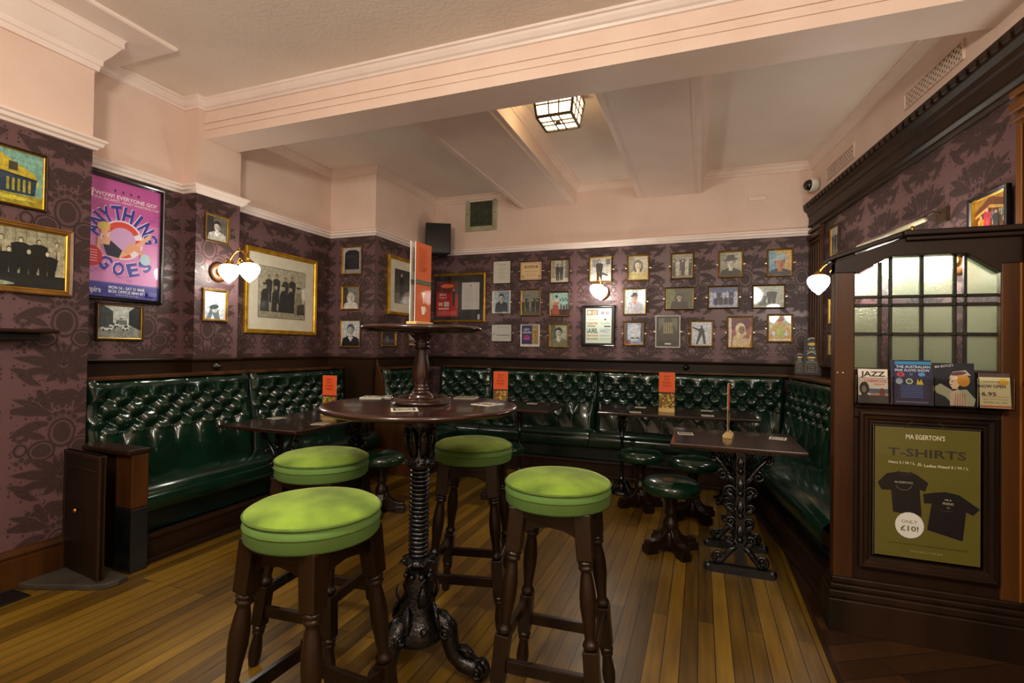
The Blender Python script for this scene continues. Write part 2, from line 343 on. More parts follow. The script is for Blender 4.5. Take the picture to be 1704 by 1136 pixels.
# ------------------------------------------------------------------ flat printed artwork (colours belong to the print)
_tc = {}
def textgeo(t, bold=.0):
    k = (t, bold)
    if k not in _tc:
        c = bpy.data.curves.new('tmp', 'FONT'); c.body = t; c.size = 1; c.offset = bold; c.resolution_u = 2
        o = bpy.data.objects.new('tmp', c); COL.objects.link(o)
        dg = bpy.context.evaluated_depsgraph_get(); me = bpy.data.meshes.new_from_object(o.evaluated_get(dg))
        vs = [(v.co.x, v.co.y) for v in me.vertices]; fs = [tuple(p.vertices) for p in me.polygons]
        bpy.data.objects.remove(o); bpy.data.curves.remove(c); bpy.data.meshes.remove(me)
        x0 = min(v[0] for v in vs); x1 = max(v[0] for v in vs)
        vs = [((x-x0)/(x1-x0)-.5, y) for x, y in vs]
        _tc[k] = (vs, fs, x1-x0)
    return _tc[k]
def art(name, w, h, shapes, parent, loc=(0, 0, 0), mat='print', eul=None, step=.00008):
    V = []; F = []; C = []
    def put(vs, fs, col, k):
        n = len(V); y = -k*step
        V.extend((x, y, z) for x, z in vs)
        for f in fs: F.append([n+i for i in f]); C.append((col, len(f)))
    for k, s in enumerate(shapes):
        t = s[0]
        if t == 'r':
            x0, y0, x1, y1 = [(s[1]-.5)*w, (s[2]-.5)*h, (s[3]-.5)*w, (s[4]-.5)*h]
            put([(x0, y0), (x1, y0), (x1, y1), (x0, y1)], [(0, 1, 2, 3)], hx(s[5]), k)
        elif t == 'e':
            cx, cy, rx, ry = (s[1]-.5)*w, (s[2]-.5)*h, s[3]*w, s[4]*h; a0 = rad(s[6]) if len(s) > 6 else 0
            n = 20; q = []
            for i in range(n):
                a = 2*PI*i/n; x, y = rx*math.cos(a), ry*math.sin(a); q.append((cx+x*math.cos(a0)-y*math.sin(a0), cy+x*math.sin(a0)+y*math.cos(a0)))
            put(q, [tuple(range(n))], hx(s[5]), k)
        elif t == 'p':
            q = [((x-.5)*w, (y-.5)*h) for x, y in s[1]]
            ar = sum(q[i-1][0]*q[i][1]-q[i][0]*q[i-1][1] for i in range(len(q)))
            if ar < 0: q = q[::-1]
            put(q, [tuple(range(len(q)))], hx(s[2]), k)
        elif t == 'a':                                # ring arc: cx,cy,r,width,a0,a1,col  (r in widths)
            cx, cy = (s[1]-.5)*w, (s[2]-.5)*h; n = 24; q = []; fs = []
            for i in range(n+1):
                a = rad(s[5]+(s[6]-s[5])*i/n)
                for rr in (s[3]-s[4]/2, s[3]+s[4]/2): q.append((cx+rr*w*math.cos(a), cy+rr*w*math.sin(a)))
            for i in range(n): fs.append((2*i, 2*i+1, 2*i+3, 2*i+2))
            put(q, fs, hx(s[7]), k)
        elif t == 't':                                # text: string,cx,cy,height,maxwidth,col,rot,bold
            vs, fs, tw = textgeo(s[1], s[8] if len(s) > 8 else .0); hh = s[4]*h; ww = s[5]*w if s[5] else tw*hh
            a = rad(s[7]) if len(s) > 7 else 0; q = []
            for x, y in vs:
                X, Y = x*ww, (y-.36)*hh*1.36; q.append(((s[2]-.5)*w+X*math.cos(a)-Y*math.sin(a), (s[3]-.5)*h+X*math.sin(a)+Y*math.cos(a)))
            put(q, fs, hx(s[6]), k)
    me = bpy.data.meshes.new(name); me.from_pydata(V, [], F); me.materials.append(M[mat])
    ca = me.color_attributes.new('Col', 'FLOAT_COLOR', 'CORNER'); flat = []
    for c, n in C: flat += [c[0], c[1], c[2], 1]*n
    ca.data.foreach_set('color', flat); me.update()
    o = bpy.data.objects.new(name, me); COL.objects.link(o); o.parent = parent; o.location = loc
    if eul: o.rotation_euler = eul
    return o
def portrait(bg, skin, hair, cloth, hat=None, bg2=None, cx=.5, cy=.56, s=1.0, dark='4a4038', collar=None, longhair=False, border=None):
    a = [('r', 0, 0, 1, 1, bg)]
    if bg2: a += [('p', [(.0, 0), (.45, 0), (.3, 1), (0, 1)], bg2)]
    a += [('p', [(max(0, cx-.48*s), 0), (min(1, cx+.48*s), 0), (min(1, cx+.42*s), cy-.30*s), (cx+.14*s, cy-.2*s), (cx-.14*s, cy-.2*s), (max(0, cx-.4*s), cy-.3*s)], cloth)]
    if longhair: a += [('e', cx, cy-.03*s, .25*s, .27*s, hair)]
    a += [('p', [(cx-.08*s, cy-.3*s), (cx+.08*s, cy-.3*s), (cx+.08*s, cy-.1*s), (cx-.08*s, cy-.1*s)], skin)]
    if collar: a += [('p', [(cx-.16*s, cy-.22*s), (cx, cy-.42*s), (cx+.16*s, cy-.22*s), (cx, cy-.27*s)], collar)]
    a += [('e', cx, cy+.05*s, .19*s, .2*s, hair), ('e', cx, cy, .155*s, .185*s, skin)]
    a += [('p', [(cx+.02*s, cy+.15*s), (cx+.12*s, cy+.10*s), (cx+.15*s, cy), (cx+.11*s, cy-.13*s), (cx+.03*s, cy-.175*s), (cx+.055*s, cy-.02*s)], '%02x%02x%02x' % tuple(int(int(skin[i:i+2], 16)*.74) for i in (0, 2, 4)))]
    a += [('p', [(cx-.15*s, cy+.09*s), (cx-.05*s, cy+.13*s), (cx+.08*s, cy+.11*s), (cx+.15*s, cy+.05*s), (cx+.12*s, cy+.2*s), (cx-.1*s, cy+.2*s)], hair)]
    for q in (-1, 1): a += [('r', cx+q*.065*s-.03*s, cy+.045*s, cx+q*.065*s+.03*s, cy+.057*s, dark), ('e', cx+q*.065*s, cy+.018*s, .022*s, .011*s, dark)]
    a += [('p', [(cx-.01*s, cy+.02*s), (cx+.03*s, cy-.055*s), (cx-.015*s, cy-.055*s)], dark), ('e', cx, cy-.095*s, .05*s, .014*s, dark)]
    if hat: a += [('e', cx, cy+.12*s, .31*s, .05*s, hat, 8), ('p', [(cx-.19*s, cy+.12*s), (cx+.19*s, cy+.14*s), (cx+.15*s, cy+.3*s), (cx-.13*s, cy+.29*s)], hat)]
    if border: a += [('r', 0, 0, .03, 1, border), ('r', .97, 0, 1, 1, border), ('r', 0, 0, 1, .03, border), ('r', 0, .97, 1, 1, border)]
    return a
def figure(x, y, h, skin, cloth, hair, legs=None, wide=.16, asp=.8):    # standing figure, foot at y
    legs = legs or cloth; w = wide*h
    return [('p', [(x-w*.7, y), (x-w*.1, y), (x, y+.45*h), (x+w*.1, y), (x+w*.7, y), (x+w*.75, y+.5*h), (x-w*.75, y+.5*h)], legs),
            ('p', [(x-w*.8, y+.42*h), (x+w*.8, y+.42*h), (x+w, y+.76*h), (x+w*.4, y+.82*h), (x-w*.4, y+.82*h), (x-w, y+.76*h)], cloth),
            ('p', [(x-.02*h/asp, y+.45*h), (x+.02*h/asp, y+.45*h), (x, y+.8*h)], legs if legs != cloth else hair),
            ('e', x, y+.9*h, .062*h/asp, .085*h, hair), ('e', x, y+.885*h, .048*h/asp, .068*h, skin), ('e', x+.015*h/asp, y+.87*h, .02*h/asp, .03*h, hair if h > 2 else skin)]
def crowd(bg, rows, skin='b8b0a0', cloth='201c1a', fl='6a6458', seed=1, lights=None, asp=.8):
    r = random.Random(seed); a = [('r', 0, 0, 1, 1, bg), ('r', 0, 0, 1, .16, fl)]
    for y, n, h in rows:
        for i in range(n):
            c = cloth if not lights or r.random() > lights[1] else lights[0]
            a += figure((i+.5+r.uniform(-.12, .12))/n, y+r.uniform(-.01, .01), h*r.uniform(.93, 1.05), skin, c, '2a2420', wide=.42/n/h, asp=asp)
    return a

# ------------------------------------------------------------------ room shell
ZC = 3.14; ZR = 2.44; ZD = 1.18
RWD = Vector((.11817, -.99299, 0))                    # travel direction of the right wall, back to front
def rwp(y, off=0.0): x = 1.0+.119*(5.55-y); return Vector((x-off*.993, y-off*.118, 0))
RA = math.atan2(-.99299, .11817)                      # rotation that turns local x along the right wall, local y into it
path = [(-3.37, -2.2), (-3.37, 1.89), (-3.70, 1.89), (-3.70, 2.69), (-3.56, 2.69), (-3.56, 3.07), (-3.70, 3.07), (-3.70, 4.31), (-3.13, 4.31), (-3.13, 5.55), (1.0, 5.55), tuple(rwp(1.2)[:2])]
u = .02
def wall(name, i0, i1, zsplit=ZR):
    global u
    V = []; Fc = []; mi = []; uv = []
    for i in range(i0, i1):
        a = path[i]; b = path[i+1]; L = math.dist(a, b)
        lv = [(0, zsplit, 0), (zsplit, ZC+.02, 1)]
        for z0, z1, k in lv:
            n = len(V); V += [(a[0], a[1], z0), (b[0], b[1], z0), (b[0], b[1], z1), (a[0], a[1], z1)]
            Fc.append((n, n+1, n+2, n+3)); mi.append(k); uv += [(u, z0+.1), (u+L, z0+.1), (u+L, z1+.1), (u, z1+.1)]
        u += L
    mb = MB(); mb.add(V, Fc); mb.mi = mi; mb.uv = uv
    o = mb.build(name, [M['damask'], M['pink']], norm=False)
    b = bmesh.new(); b.from_mesh(o.data); bmesh.ops.remove_doubles(b, verts=b.verts, dist=1e-4); b.to_mesh(o.data); b.free()
    md = o.modifiers.new('thick', 'SOLIDIFY'); md.thickness = .05; md.offset = -1
    tag(o, kind='structure'); return o
wall('wall_near_left', 0, 2); wall('wall_left', 2, 7); wall('wall_pillar', 7, 9); wall('wall_back', 9, 10); wall('wall_right', 10, 11, 2.6)
o = MB().box(-3.37, 3.6, -2.2, -2.15, 0, ZC).build('wall_front', M['pink']); tag(o, kind='structure')
o = MB().box(3.6, 3.65, -2.2, 1.3, 0, ZC).build('wall_bar', M['pink']); tag(o, kind='structure')
o = MB().box(rwp(1.2).x, 3.6, 1.2, 1.25, 0, ZC).build('wall_bar_end', M['pink']); tag(o, kind='structure')
o = MB().box(-3.9, 3.7, -2.3, 5.7, -.06, 0).build('floor', M['floor']); tag(o, kind='structure')
pth = [(.53, 4.2), (1.9, 4.2), (3.6, 1.2), (3.6, -2.2), (.53, -2.2)]
o = MB().prism(pth, 0, .004, axis='z').build('trim_1', M['floor2']); tag(o, kind='structure')
o = MB().box(.515, .535, -2.2, 4.2, 0, .009).build('trim_2', M['woodh'], bevel=.002); tag(o, kind='structure')
o = MB().box(-3.9, 3.7, -2.3, 5.7, ZC, ZC+.05).build('ceiling', M['ceil']); tag(o, kind='structure')
# main beam with stepped face and its cornice
mb = MB(); mb.box(-3.60, 1.75, 2.75, 3.03, 2.86, ZC)
bp = [(-3.56, 2.75), (1.6, 2.75)]
mb.sweep(bp, [(0, 2.925), (.008, 2.925), (.008, 2.955), (0, 2.955)]); mb.sweep(bp, [(0, 2.975), (.010, 2.975), (.014, 3.02), (.010, 3.02)])
o = mb.build('beam_main', M['beam'], bevel=.003); tag(o, kind='structure')
for k, (x0, x1) in enumerate(((-1.99, -1.33), (-.65, -.01))):
    mb = MB(); mb.box(x0, x1, 3.03, 5.56, 2.935, ZC)
    for q in (x0+.055, x1-.055):
        mb.box(q-.012, q+.012, 3.03, 5.54, 2.930, 2.94); mb.box(q-.003, q+.003, 3.03, 5.54, 2.927, 2.94)
    o = mb.build('beam_cross', M['beam'], bevel=.003); tag(o, kind='structure')
# cornices
cprof = [(0, ZC-.075), (.012, ZC-.072), (.018, ZC-.058), (.030, ZC-.050), (.045, ZC-.030), (.052, ZC-.018), (.064, ZC-.014), (.066, ZC), (0, ZC)]
o = MB().sweep([(-3.70, 1.95), (-3.70, 2.69), (-3.56, 2.69), (-3.56, 2.75), (1.55, 2.75)], cprof).build('trim_cornice_front', M['cream']); tag(o, kind='structure')
big = [(0, 2.90), (.015, 2.90), (.02, 2.93), (.028, 2.935), (.03, 2.965), (.055, 3.0), (.09, 3.06), (.10, 3.065), (.10, 3.10), (.11, 3.115), (.28, 3.118), (.29, 3.125), (.29, ZC), (0, ZC)]
o = MB().sweep([(-3.37, -2.2), (-3.37, 1.89), (-3.70, 1.89)], big).build('trim_cornice_near', M['cream']); tag(o, kind='structure')
for k, (x0, x1) in enumerate(((-3.70, -1.99), (-1.33, -.65), (-.01, 1.0))):
    if k == 0: p = [(-3.70, 3.07), (-3.70, 4.31), (-3.13, 4.31), (-3.13, 5.55), (-1.99, 5.55), (-1.99, 3.03), (-3.70, 3.03)]
    elif k == 1: p = [(x0, 3.03), (x0, 5.55), (x1, 5.55), (x1, 3.03)]
    else: p = [(-.01, 3.03), (-.01, 5.55), (1.0, 5.55), tuple(rwp(3.03)[:2])]
    o = MB().sweep(p, cprof, closed=True).build('trim_cornice_bay', M['beam']); tag(o, kind='structure')
# picture rail
rprof = [(0, ZR-.012), (.016, ZR-.010), (.022, ZR+.004), (.036, ZR+.012), (.040, ZR+.030), (.052, ZR+.038), (.054, ZR+.05), (0, ZR+.056)]
o = MB().sweep(path[:11], rprof).build('trim_picture_rail', M['cream']); tag(o, kind='structure')
# dado board and cap
dprof = [(0, 1.06), (.014, 1.06), (.014, 1.155), (.020, 1.16), (.030, 1.168), (.034, 1.178), (.030, 1.186), (0, 1.188)]
o = MB().sweep(path[2:12], dprof).build('trim_dado', M['woodh']); tag(o, kind='structure')
o = MB().sweep(path[7:9]+[(-3.13, 4.40)], [(0, .0), (.010, .0), (.010, 1.065), (0, 1.065)]).build('trim_wainscot', M['wood']); tag(o, kind='structure')
o = MB().sweep(path[:2], [(0, 0), (.022, 0), (.022, .15), (.014, .155), (.022, .175), (.012, .2), (0, .205)]).build('baseboard_left', M['oak']); tag(o, kind='structure')
# dark entablature and pilasters on the right wall
R0 = tuple(rwp(5.5499)[:2]); R1 = tuple(rwp(1.25)[:2])
ent = [(0, 2.455), (.02, 2.455), (.028, 2.475), (.022, 2.49), (.045, 2.51), (.03, 2.53), (.03, 2.62), (.04, 2.63), (.055, 2.66), (.10, 2.70), (.12, 2.705), (.125, 2.74), (.02, 2.755), (0, 2.755)]
ent = [(0, 2.462), (.02, 2.462), (.028, 2.48), (.022, 2.492), (.045, 2.51), (.035, 2.53), (.035, 2.60), (.045, 2.61), (.05, 2.64), (.075, 2.66), (.082, 2.69), (.085, 2.72), (0, 2.73)]
mb = MB(); mb.sweep([R0, R1], ent); nseg = 54
for i in range(nseg):
    y = 5.45-i*.075; p = rwp(y, .045); q = rwp(y-.045, .045)
    mb.bar((p.x, p.y, 2.685), (q.x, q.y, 2.685), .10, .035)
o = mb.build('trim_entablature', M['wood'], bevel=.004); tag(o, kind='structure')
def pilaster(y0, y1, z0, z1, mat):
    mb = MB(Matrix.Translation(rwp(y0)) @ Matrix.Rotation(RA, 4, 'Z')); L = (y0-y1)/.993
    mb.box(0, L, -.03, 0, z0, z1); n = 4
    for i in range(n): c = L*(i+.5)/n; mb.box(c-L/n*.3, c+L/n*.3, -.042, -.03, z0+.12, z1-.16)
    mb.box(-.012, L+.012, -.055, 0, z1-.10, z1-.06); mb.box(-.02, L+.02, -.048, 0, z1-.03, z1); mb.box(-.01, L+.01, -.045, 0, z1-.14, z1-.12)
    o = mb.build('trim_pilaster', mat, bevel=.004); tag(o, kind='structure')
pilaster(5.50, 5.24, 1.08, 2.465, M['oak']); pilaster(2.84, 2.62, .0, 2.465, M['honey'])

# ------------------------------------------------------------------ buttoned leather benches
def tuft_panel(Wd, z0, z1, yt, yb, parent, x0, a=.165, first=.075, seed=0, plain_top=.03):
    H = z1-z0; nx = max(12, int(Wd/.0085)); nz = int(H/.0095); rows = 4; b = .074
    ztop = z1-.115; zb = ztop-(rows-1)*b
    V = []; Fq = []; rr = random.Random(seed)
    nb = int((Wd-.06)/a); mar = (Wd-(nb-.5)*a)/2+.0
    def xo(j): return mar+(a/2 if j % 2 else 0)
    def base(z): t = (z-z0)/H; return yb+(yt-yb)*t
    def hgt(x, z):
        e = min(x, Wd-x); edge = min(1, e/.05)
        if z > ztop:                                   # short creases up to the plain top roll
            k = min(1, (z-ztop)/.055); d = abs(((x-xo(0))/a+.5) % 1-.5)*2
            h = min(1, d**.5)*(1-k)+.92*k-(.12 if d < .05 else 0)
            if z > z1-.04: h *= max(0, math.cos(max(0, (z-(z1-.04))/.04)*PI/2))**.5
        elif z >= zb:
            t = (ztop-z)/b; uu = (x-xo(0))/a
            p = abs(math.sin(PI*(uu+t/2))); q = abs(math.sin(PI*(uu-t/2)))
            bd = 9
            for jj in (round(t)-1, round(t), round(t)+1):
                if 0 <= jj <= rows-1: ddx = ((x-xo(jj))/a+.5) % 1-.5; bd = min(bd, math.hypot(ddx*a, (t-jj)*b*.8))
            h = .5*(p*q)**.5+.5*(1-math.exp(-(bd/.030)**2)) if edge > .3 else .8
        else:
            k = min(1, (zb-z)/.16); d = abs(((x-xo(rows-1))/a+.5) % 1-.5)*2
            h = min(1, d**.5)*(1-k)**1.5+.85*(1-(1-k)**1.5)-(.10*max(0, 1-(zb-z)/.28) if d < .06 else 0)
        inside = mar-.07 < x < Wd-mar+.07
        if not inside: h = max(h, .78)
        return h*(edge**.35)
    for j in range(nz+1):
        z = z0+H*j/nz
        for i in range(nx+1):
            x = Wd*i/nx; V.append((x0+x, base(z)-.068*hgt(x, z)-.004*math.sin(x*23+z*17+seed), z))
    for j in range(nz):
        for i in range(nx): n = j*(nx+1)+i; Fq.append((n, n+1, n+nx+2, n+nx+1))
    mb = MB(); mb.add(V, Fq, 0, True); o = mb.build('backrest_panel', M['leather'], parent, norm=False)
    proto = None
    for j in range(rows):
        z = ztop-j*b
        for i in range(nb if j % 2 == 0 else nb-1):
            x = xo(j)+i*a
            if x > Wd-.05: continue
            if proto is None:
                bb = MB().ball((0, 0, 0), .011, 8, sc=(1, .6, 1)).build('button', M['leather'], o); proto = bb
            else: bb = proto.copy(); COL.objects.link(bb); bb.parent = o
            bb.location = (x0+x, base(z)-.010, z)
    return o
def bench(loc, rz, L, secs, D, Wb, label, ends=(), seatmat='leather', name='upholstered_bench', ext=0, lext=0):
    r = empty(name, loc, rz, label, 'bench')
    MB().box(0, L, .03, .06, 0, .15).box(0, L, .015, .06, .135, .165).box(0, L, .0, .06, 0, .03).build('plinth', M['woodh'], r, bevel=.006)
    MB().box(0, L, .085, .12, .165, .31).build('seat_skirt', M['leatherd'], r)
    xs = [0]+secs+[L]
    for i in range(len(xs)-1):
        a, b = xs[i]+.004, xs[i+1]-.004
        nx, V, F2 = 14, [], []
        pr = [(.02, .29), (-.012, .305), (-.022, .34), (-.024, .38), (-.014, .415), (.012, .438), (.05, .448), (D*.5, .456), (D-.02, .445), (D+.03, .44)]
        for (y, z) in pr: V += [(a, y, z), (a+.012, y, z+.004), (b-.012, y, z+.004), (b, y, z)]
        for k in range(len(pr)-1):
            for q in range(3): F2.append((k*4+q, k*4+q+1, k*4+q+5, k*4+q+4))
        MB().add(V, F2, 0, True).build('seat_cushion', M[seatmat], r, norm=False)
        a2, b2 = a, b
        if i == len(xs)-2: b2 += ext
        tuft_panel(b2-a2, .43, 1.062, D+.075, D, r, a2, seed=i+len(label))
        if i: MB().tube([(xs[i], D-.02, .45), (xs[i], D-.012, .75), (xs[i], D+.03, 1.0), (xs[i], D+.07, 1.055)], .006).build('welt', M['leatherd'], r)
    MB().box(0, L+ext+lext, D+.02, Wb-.015, 1.058, 1.082).build('top_ledge', M['oak'], r, bevel=.005)
    return r
bl = bench((-3.02, 1.92, 0), PI/2, 2.37, [1.20], .42, .555, 'long green buttoned leather bench along the left wall under the big gilt photograph')
for y0, y1 in ((1.90, 2.685), (3.075, 4.305)):
    o = MB().box(-3.695, -3.56, y0, y1, 1.058, 1.082).build('trim_ledge', M['woodh']); tag(o, kind='structure')
# arm rest at its near end
for nm, bx, mt in (('arm_cap', (-.045, .085, -.05, .44, .665, .695), 'woodh'), ('arm_post', (-.015, .08, -.04, .10, .36, .665), 'oak'), ('arm_foot', (-.018, .082, -.043, .102, 0, .36), 'blackf'), ('arm_panel', (-.005, .07, .10, .44, 0, .665), 'darkwood')):
    MB().box(*bx).build(nm, M[mt], bl, bevel=.008)
bb_ = bench((-2.98, 5.08, 0), 0, 3.32, [.70, 1.925], .32, .465, 'long green buttoned leather bench along the back wall under the rows of pictures', ext=.42, lext=.20)
p = rwp(5.36, .70)
br_ = bench((p.x, p.y, 0), RA, 2.34, [1.16], .42, .69, 'green buttoned leather bench along the right wall behind the leaded glass screen')
bp_ = bench((-2.56, 4.36, 0), PI/2, .68, [], .42, .56, 'short green buttoned leather bench beside the wall pillar with three small pictures')
poly = [(-.02, 0), (.44, 0), (.57, 0), (.57, 1.17), (.545, 1.165), (.53, 1.10), (.50, 1.04), (.47, .96), (.455, .80), (.44, .62), (.38, .56), (.0, .50), (-.02, .46)]
MB().prism(poly, -.02, -.001, axis='x').build('end_panel', M['oak'], bp_, bevel=.004)
for o in bp_.children:
    if o.name.startswith('end_panel'): o.location = (0, 0, 0)

# small swing panel and floor pieces beside the bench
r = empty('cupboard_door', (-3.365, 1.80, 0), rad(-7), 'open dark wooden cupboard door with a small knob beside the bench arm', 'cupboard door')
MB().box(.0, .40, -.012, .012, .03, .69).build('panel', M['darkwood'], r, bevel=.004)
MB().box(.0, .40, -.018, .018, .665, .69).box(.0, .02, -.016, .016, .03, .67).box(.38, .40, -.016, .016, .03, .67).box(.04, .36, -.016, .016, .60, .612).build('rim', M['wood'], r, bevel=.003)
MB().lathe([(.006, 0), (.006, .012), (.014, .018), (.014, .026), (.006, .032)], 12, Matrix.Translation((.19, -.012, .38)) @ Matrix.Rotation(PI/2, 4, 'X')).build('knob', M['brass'], r)
q = [(0, -.06), (.42, -.06), (.44, .0), (.42, .06), (.36, .10), (.24, .14), (.1, .20), (0, .22)]
o = MB().prism([(-3.34+x, 1.80-y) for x, y in q], .0, .03, axis='z').build('stone_step', M['grey'], bevel=.006); tag(o, 'low rounded grey stone slab on the floor in front of the dark cupboard door', 'step')
o = MB().box(-3.34, -3.18, .9, 1.56, 0, .008).build('floor_mat', M['mat'], bevel=.002); tag(o, 'black flat mat on the floor along the left skirting', 'mat')
r = empty('wall_shelf', (-3.37, 1.675, 1.36), -PI/2*0, 'small dark wooden wall shelf under the sepia group photograph', 'shelf')
MB().box(0, .16, -.9, 0, -.02, 0).build('shelf_board', M['wood'], r, bevel=.008)
MB().box(0, .10, -.86, -.06, -.06, -.02).build('bracket', M['darkwood'], r, bevel=.006)

# ------------------------------------------------------------------ leaded glass screen on the right
SX0, SX1, SY = .600, 1.330, 2.80          # front face plane of the glass section
r = empty('glazed_screen', (0, SY, 0), 0, 'dark wooden partition screen with arched leaded glass window and panelled base', 'screen')
GX0, GX1, GZ0, GZ1, GA = .682, 1.223, 1.225, 1.66, 1.750
MB().box(SX0, GX0, -.005, .075, 0, 1.78).box(GX1, SX1, -.005, .075, 0, 1.80).build('post', M['oak'], r, bevel=.006)
hdr = [(SX0, 1.68), (GX0, 1.68), (GX0, GZ1+.012), (.822, GA), (1.103, GA), (GX1, GZ1), (GX1, 1.70), (SX1, 1.70), (SX1, 1.83), (.86, 1.83), (SX0, 1.735)]
MB().prism(hdr, -.010, .072).build('header', M['wood'], r, bevel=.004)
MB().box(.86, SX1+.02, -.05, .10, 1.835, 1.86).box(.875, SX1+.01, -.03, .085, 1.815, 1.836).prism([(SX0-.03, 1.735), (.86, 1.835), (.86, 1.86), (SX0-.03, 1.757)], -.035, .095).build('cornice', M['wood'], r, bevel=.005)
MB().box(GX0, GX1, -.005, .07, 1.00, GZ0).box(GX0, GX1, -.025, .0, 1.045, 1.062).build('middle_rail', M['wood'], r, bevel=.004)
pf = [(0, .0), (.0, .03), (.012, .034), (.02, .02), (.035, .018), (.05, .006), (.055, 0)]
mb = MB().box(GX0, GX1, .01, .06, .20, 1.0)
def rect_mould(mb, x0, x1, z0, z1, prof):                    # rectangular moulding in the xz plane, profile (inward, out)
    Pq = [(x0, z0), (x1, z0), (x1, z1), (x0, z1)]; k = len(prof); v = []
    for (x, z), (sx, sz) in zip(Pq, ((1, 1), (-1, 1), (-1, -1), (1, -1))):
        for i_, o_ in prof: v.append((x+sx*i_, -o_, z+sz*i_))
    f = []
    for i in range(4):
        j = (i+1) % 4
        for q in range(k-1): f.append((i*k+q, j*k+q, j*k+q+1, i*k+q+1))
    return mb.add(v, f)
rect_mould(mb, .70, 1.215, .305, 1.03, [(0, -.02), (0, .022), (.012, .028), (.020, .016), (.034, .014), (.044, .002), (.05, .004), (.054, -.02)])
mb.build('base_panel', M['wood'], r, bevel=.002)
mb = MB(); mb.box(SX0-.03, SX1+.03, -.055, .12, 0, .155).box(SX0-.025, SX1+.03, -.045, .11, .155, .19).box(SX0-.015, SX1+.02, -.030, .10, .19, .215).box(SX0-.008, SX1+.01, -.018, .09, .215, .245)
mb.build('plinth', M['wood'], r, bevel=.006)
cols = [(GX0, .783), (.795, .826), (.836, .944), (.956, 1.066), (1.078, 1.106), (1.115, GX1)]
zr = [(1.235, 1.385), (1.398, 1.520), (1.533, 1.560), (1.572, None)]
def topz(x): return GA if .822 <= x <= 1.103 else (GZ1+(GA-GZ1)*(x-GX0)/(.822-GX0) if x < .822 else GA-(GA-GZ1)*(x-1.103)/(GX1-1.103))
for i, (x0, x1) in enumerate(cols):
    for j, (z0, z1) in enumerate(zr):
        a0, a1 = (z1, z1) if z1 else (topz(x0)-.002, topz(x1)-.002)
        narrow = i in (1, 4) or j == 2
        poly = [(x0-.004, z0-.004), (x1+.004, z0-.004), (x1+.004, a1+.003), (x0-.004, a0+.003)]
        MB().prism(poly, .030, .034).build('glass_pane', M['clear' if narrow else 'frost'], r)
mb = MB()
for q in range(5): xa, xb = cols[q][1], cols[q+1][0]; mb.box(xa-.001, xb+.001, .022, .042, 1.225, min(topz(xa), topz(xb))+.004)
for za, zb in ((1.385, 1.398), (1.520, 1.533), (1.560, 1.572)): mb.box(GX0, GX1, .021, .043, za-.001, zb+.001)
for q in range(5):
    for zc in (1.3915, 1.5265, 1.566): mb.ball(((cols[q][1]+cols[q+1][0])/2, .021, zc), .009, 8, sc=(1, .5, 1))
mb.build('leaded_bars', M['lead'], r, bevel=.002)
for q in (.612, .634): MB().ball((q, -.006, 1.205), .006, 8).build('coat_hook', M['screw'], r)
# poster on the panel
w_, h_ = .400, .600
shp = [('r', 0, 0, 1, 1, 'd8d6b4'), ('r', .012, .008, .985, .992, '5c571a'),
  ('t', "MA EGERTON'S", .49, .925, .036, .36, 'dcd8c0', 0, .012), ('a', .49, .925, .21, .004, 20, 160, '4a4618'), ('a', .49, .935, .2, .004, 200, 340, '4a4618'),
  ('t', 'T-SHIRTS', .50, .805, .062, .72, '2c2a1a', 0, .02), ('t', 'Mens S / M / L', .27, .725, .020, .25, 'dcd8c0', 0, .01), ('t', '&', .44, .720, .026, .05, 'b8b490', 0), ('t', 'Ladies Fitted S / M / L', .68, .715, .020, .40, 'dcd8c0', 0, .01),
  ('p', [(.04, .56), (.13, .635), (.25, .655), (.34, .652), (.40, .645), (.52, .585), (.49, .52), (.44, .53), (.46, .33), (.19, .345), (.17, .51), (.08, .505)], '0c0b0b'),
  ('a', .30, .675, .07, .02, 200, 340, '25231e'),
  ('t', "MA EGERTON'S", .29, .575, .016, .17, 'a8a68c', 0, .01), ('a', .29, .57, .08, .003, 200, 340, '8a8870'),
  ('p', [(.47, .50), (.58, .52), (.68, .53), (.80, .515), (.98, .425), (.92, .375), (.86, .395), (.83, .18), (.51, .235), (.55, .435), (.48, .43)], '0b0a0b'),
  ('t', "I'M A", .70, .472, .012, .06, 'c8c6b0', 0, .01), ('t', 'FRIEND', .70, .445, .018, .10, 'a8a68c', 0, .01), ('t', 'OF', .70, .415, .010, .03, 'a8a68c'), ('t', "MA EGERTON'S", .69, .39, .010, .10, '55523c'),
  ('e', .345, .255, .136, .098, 'dad9d2'), ('t', 'ONLY', .345, .282, .026, .15, '5c571a', 0), ('t', '£10!', .345, .232, .040, .17, '5c571a', 0, .02)]
shp += [('e', .15+.72*k/29, .112-.0*k, .006, .004, '24220f') for k in range(30)] + [('t', 'AVAILABLE AT THE BAR', .5, .065, .014, .30, '9a965c')]
o = art('tshirt_poster', w_, h_, shp, None, (.9575, SY-.010, .668), 'posterprint')
o.data.materials[0] = M['print']; 
bk = MB().box(-w_/2, w_/2, .0, .004, -h_/2, h_/2).build('backing', M['card'], o)
tag(o, 'olive green T-shirt poster with two black shirts on the lower panel of the partition', 'poster')

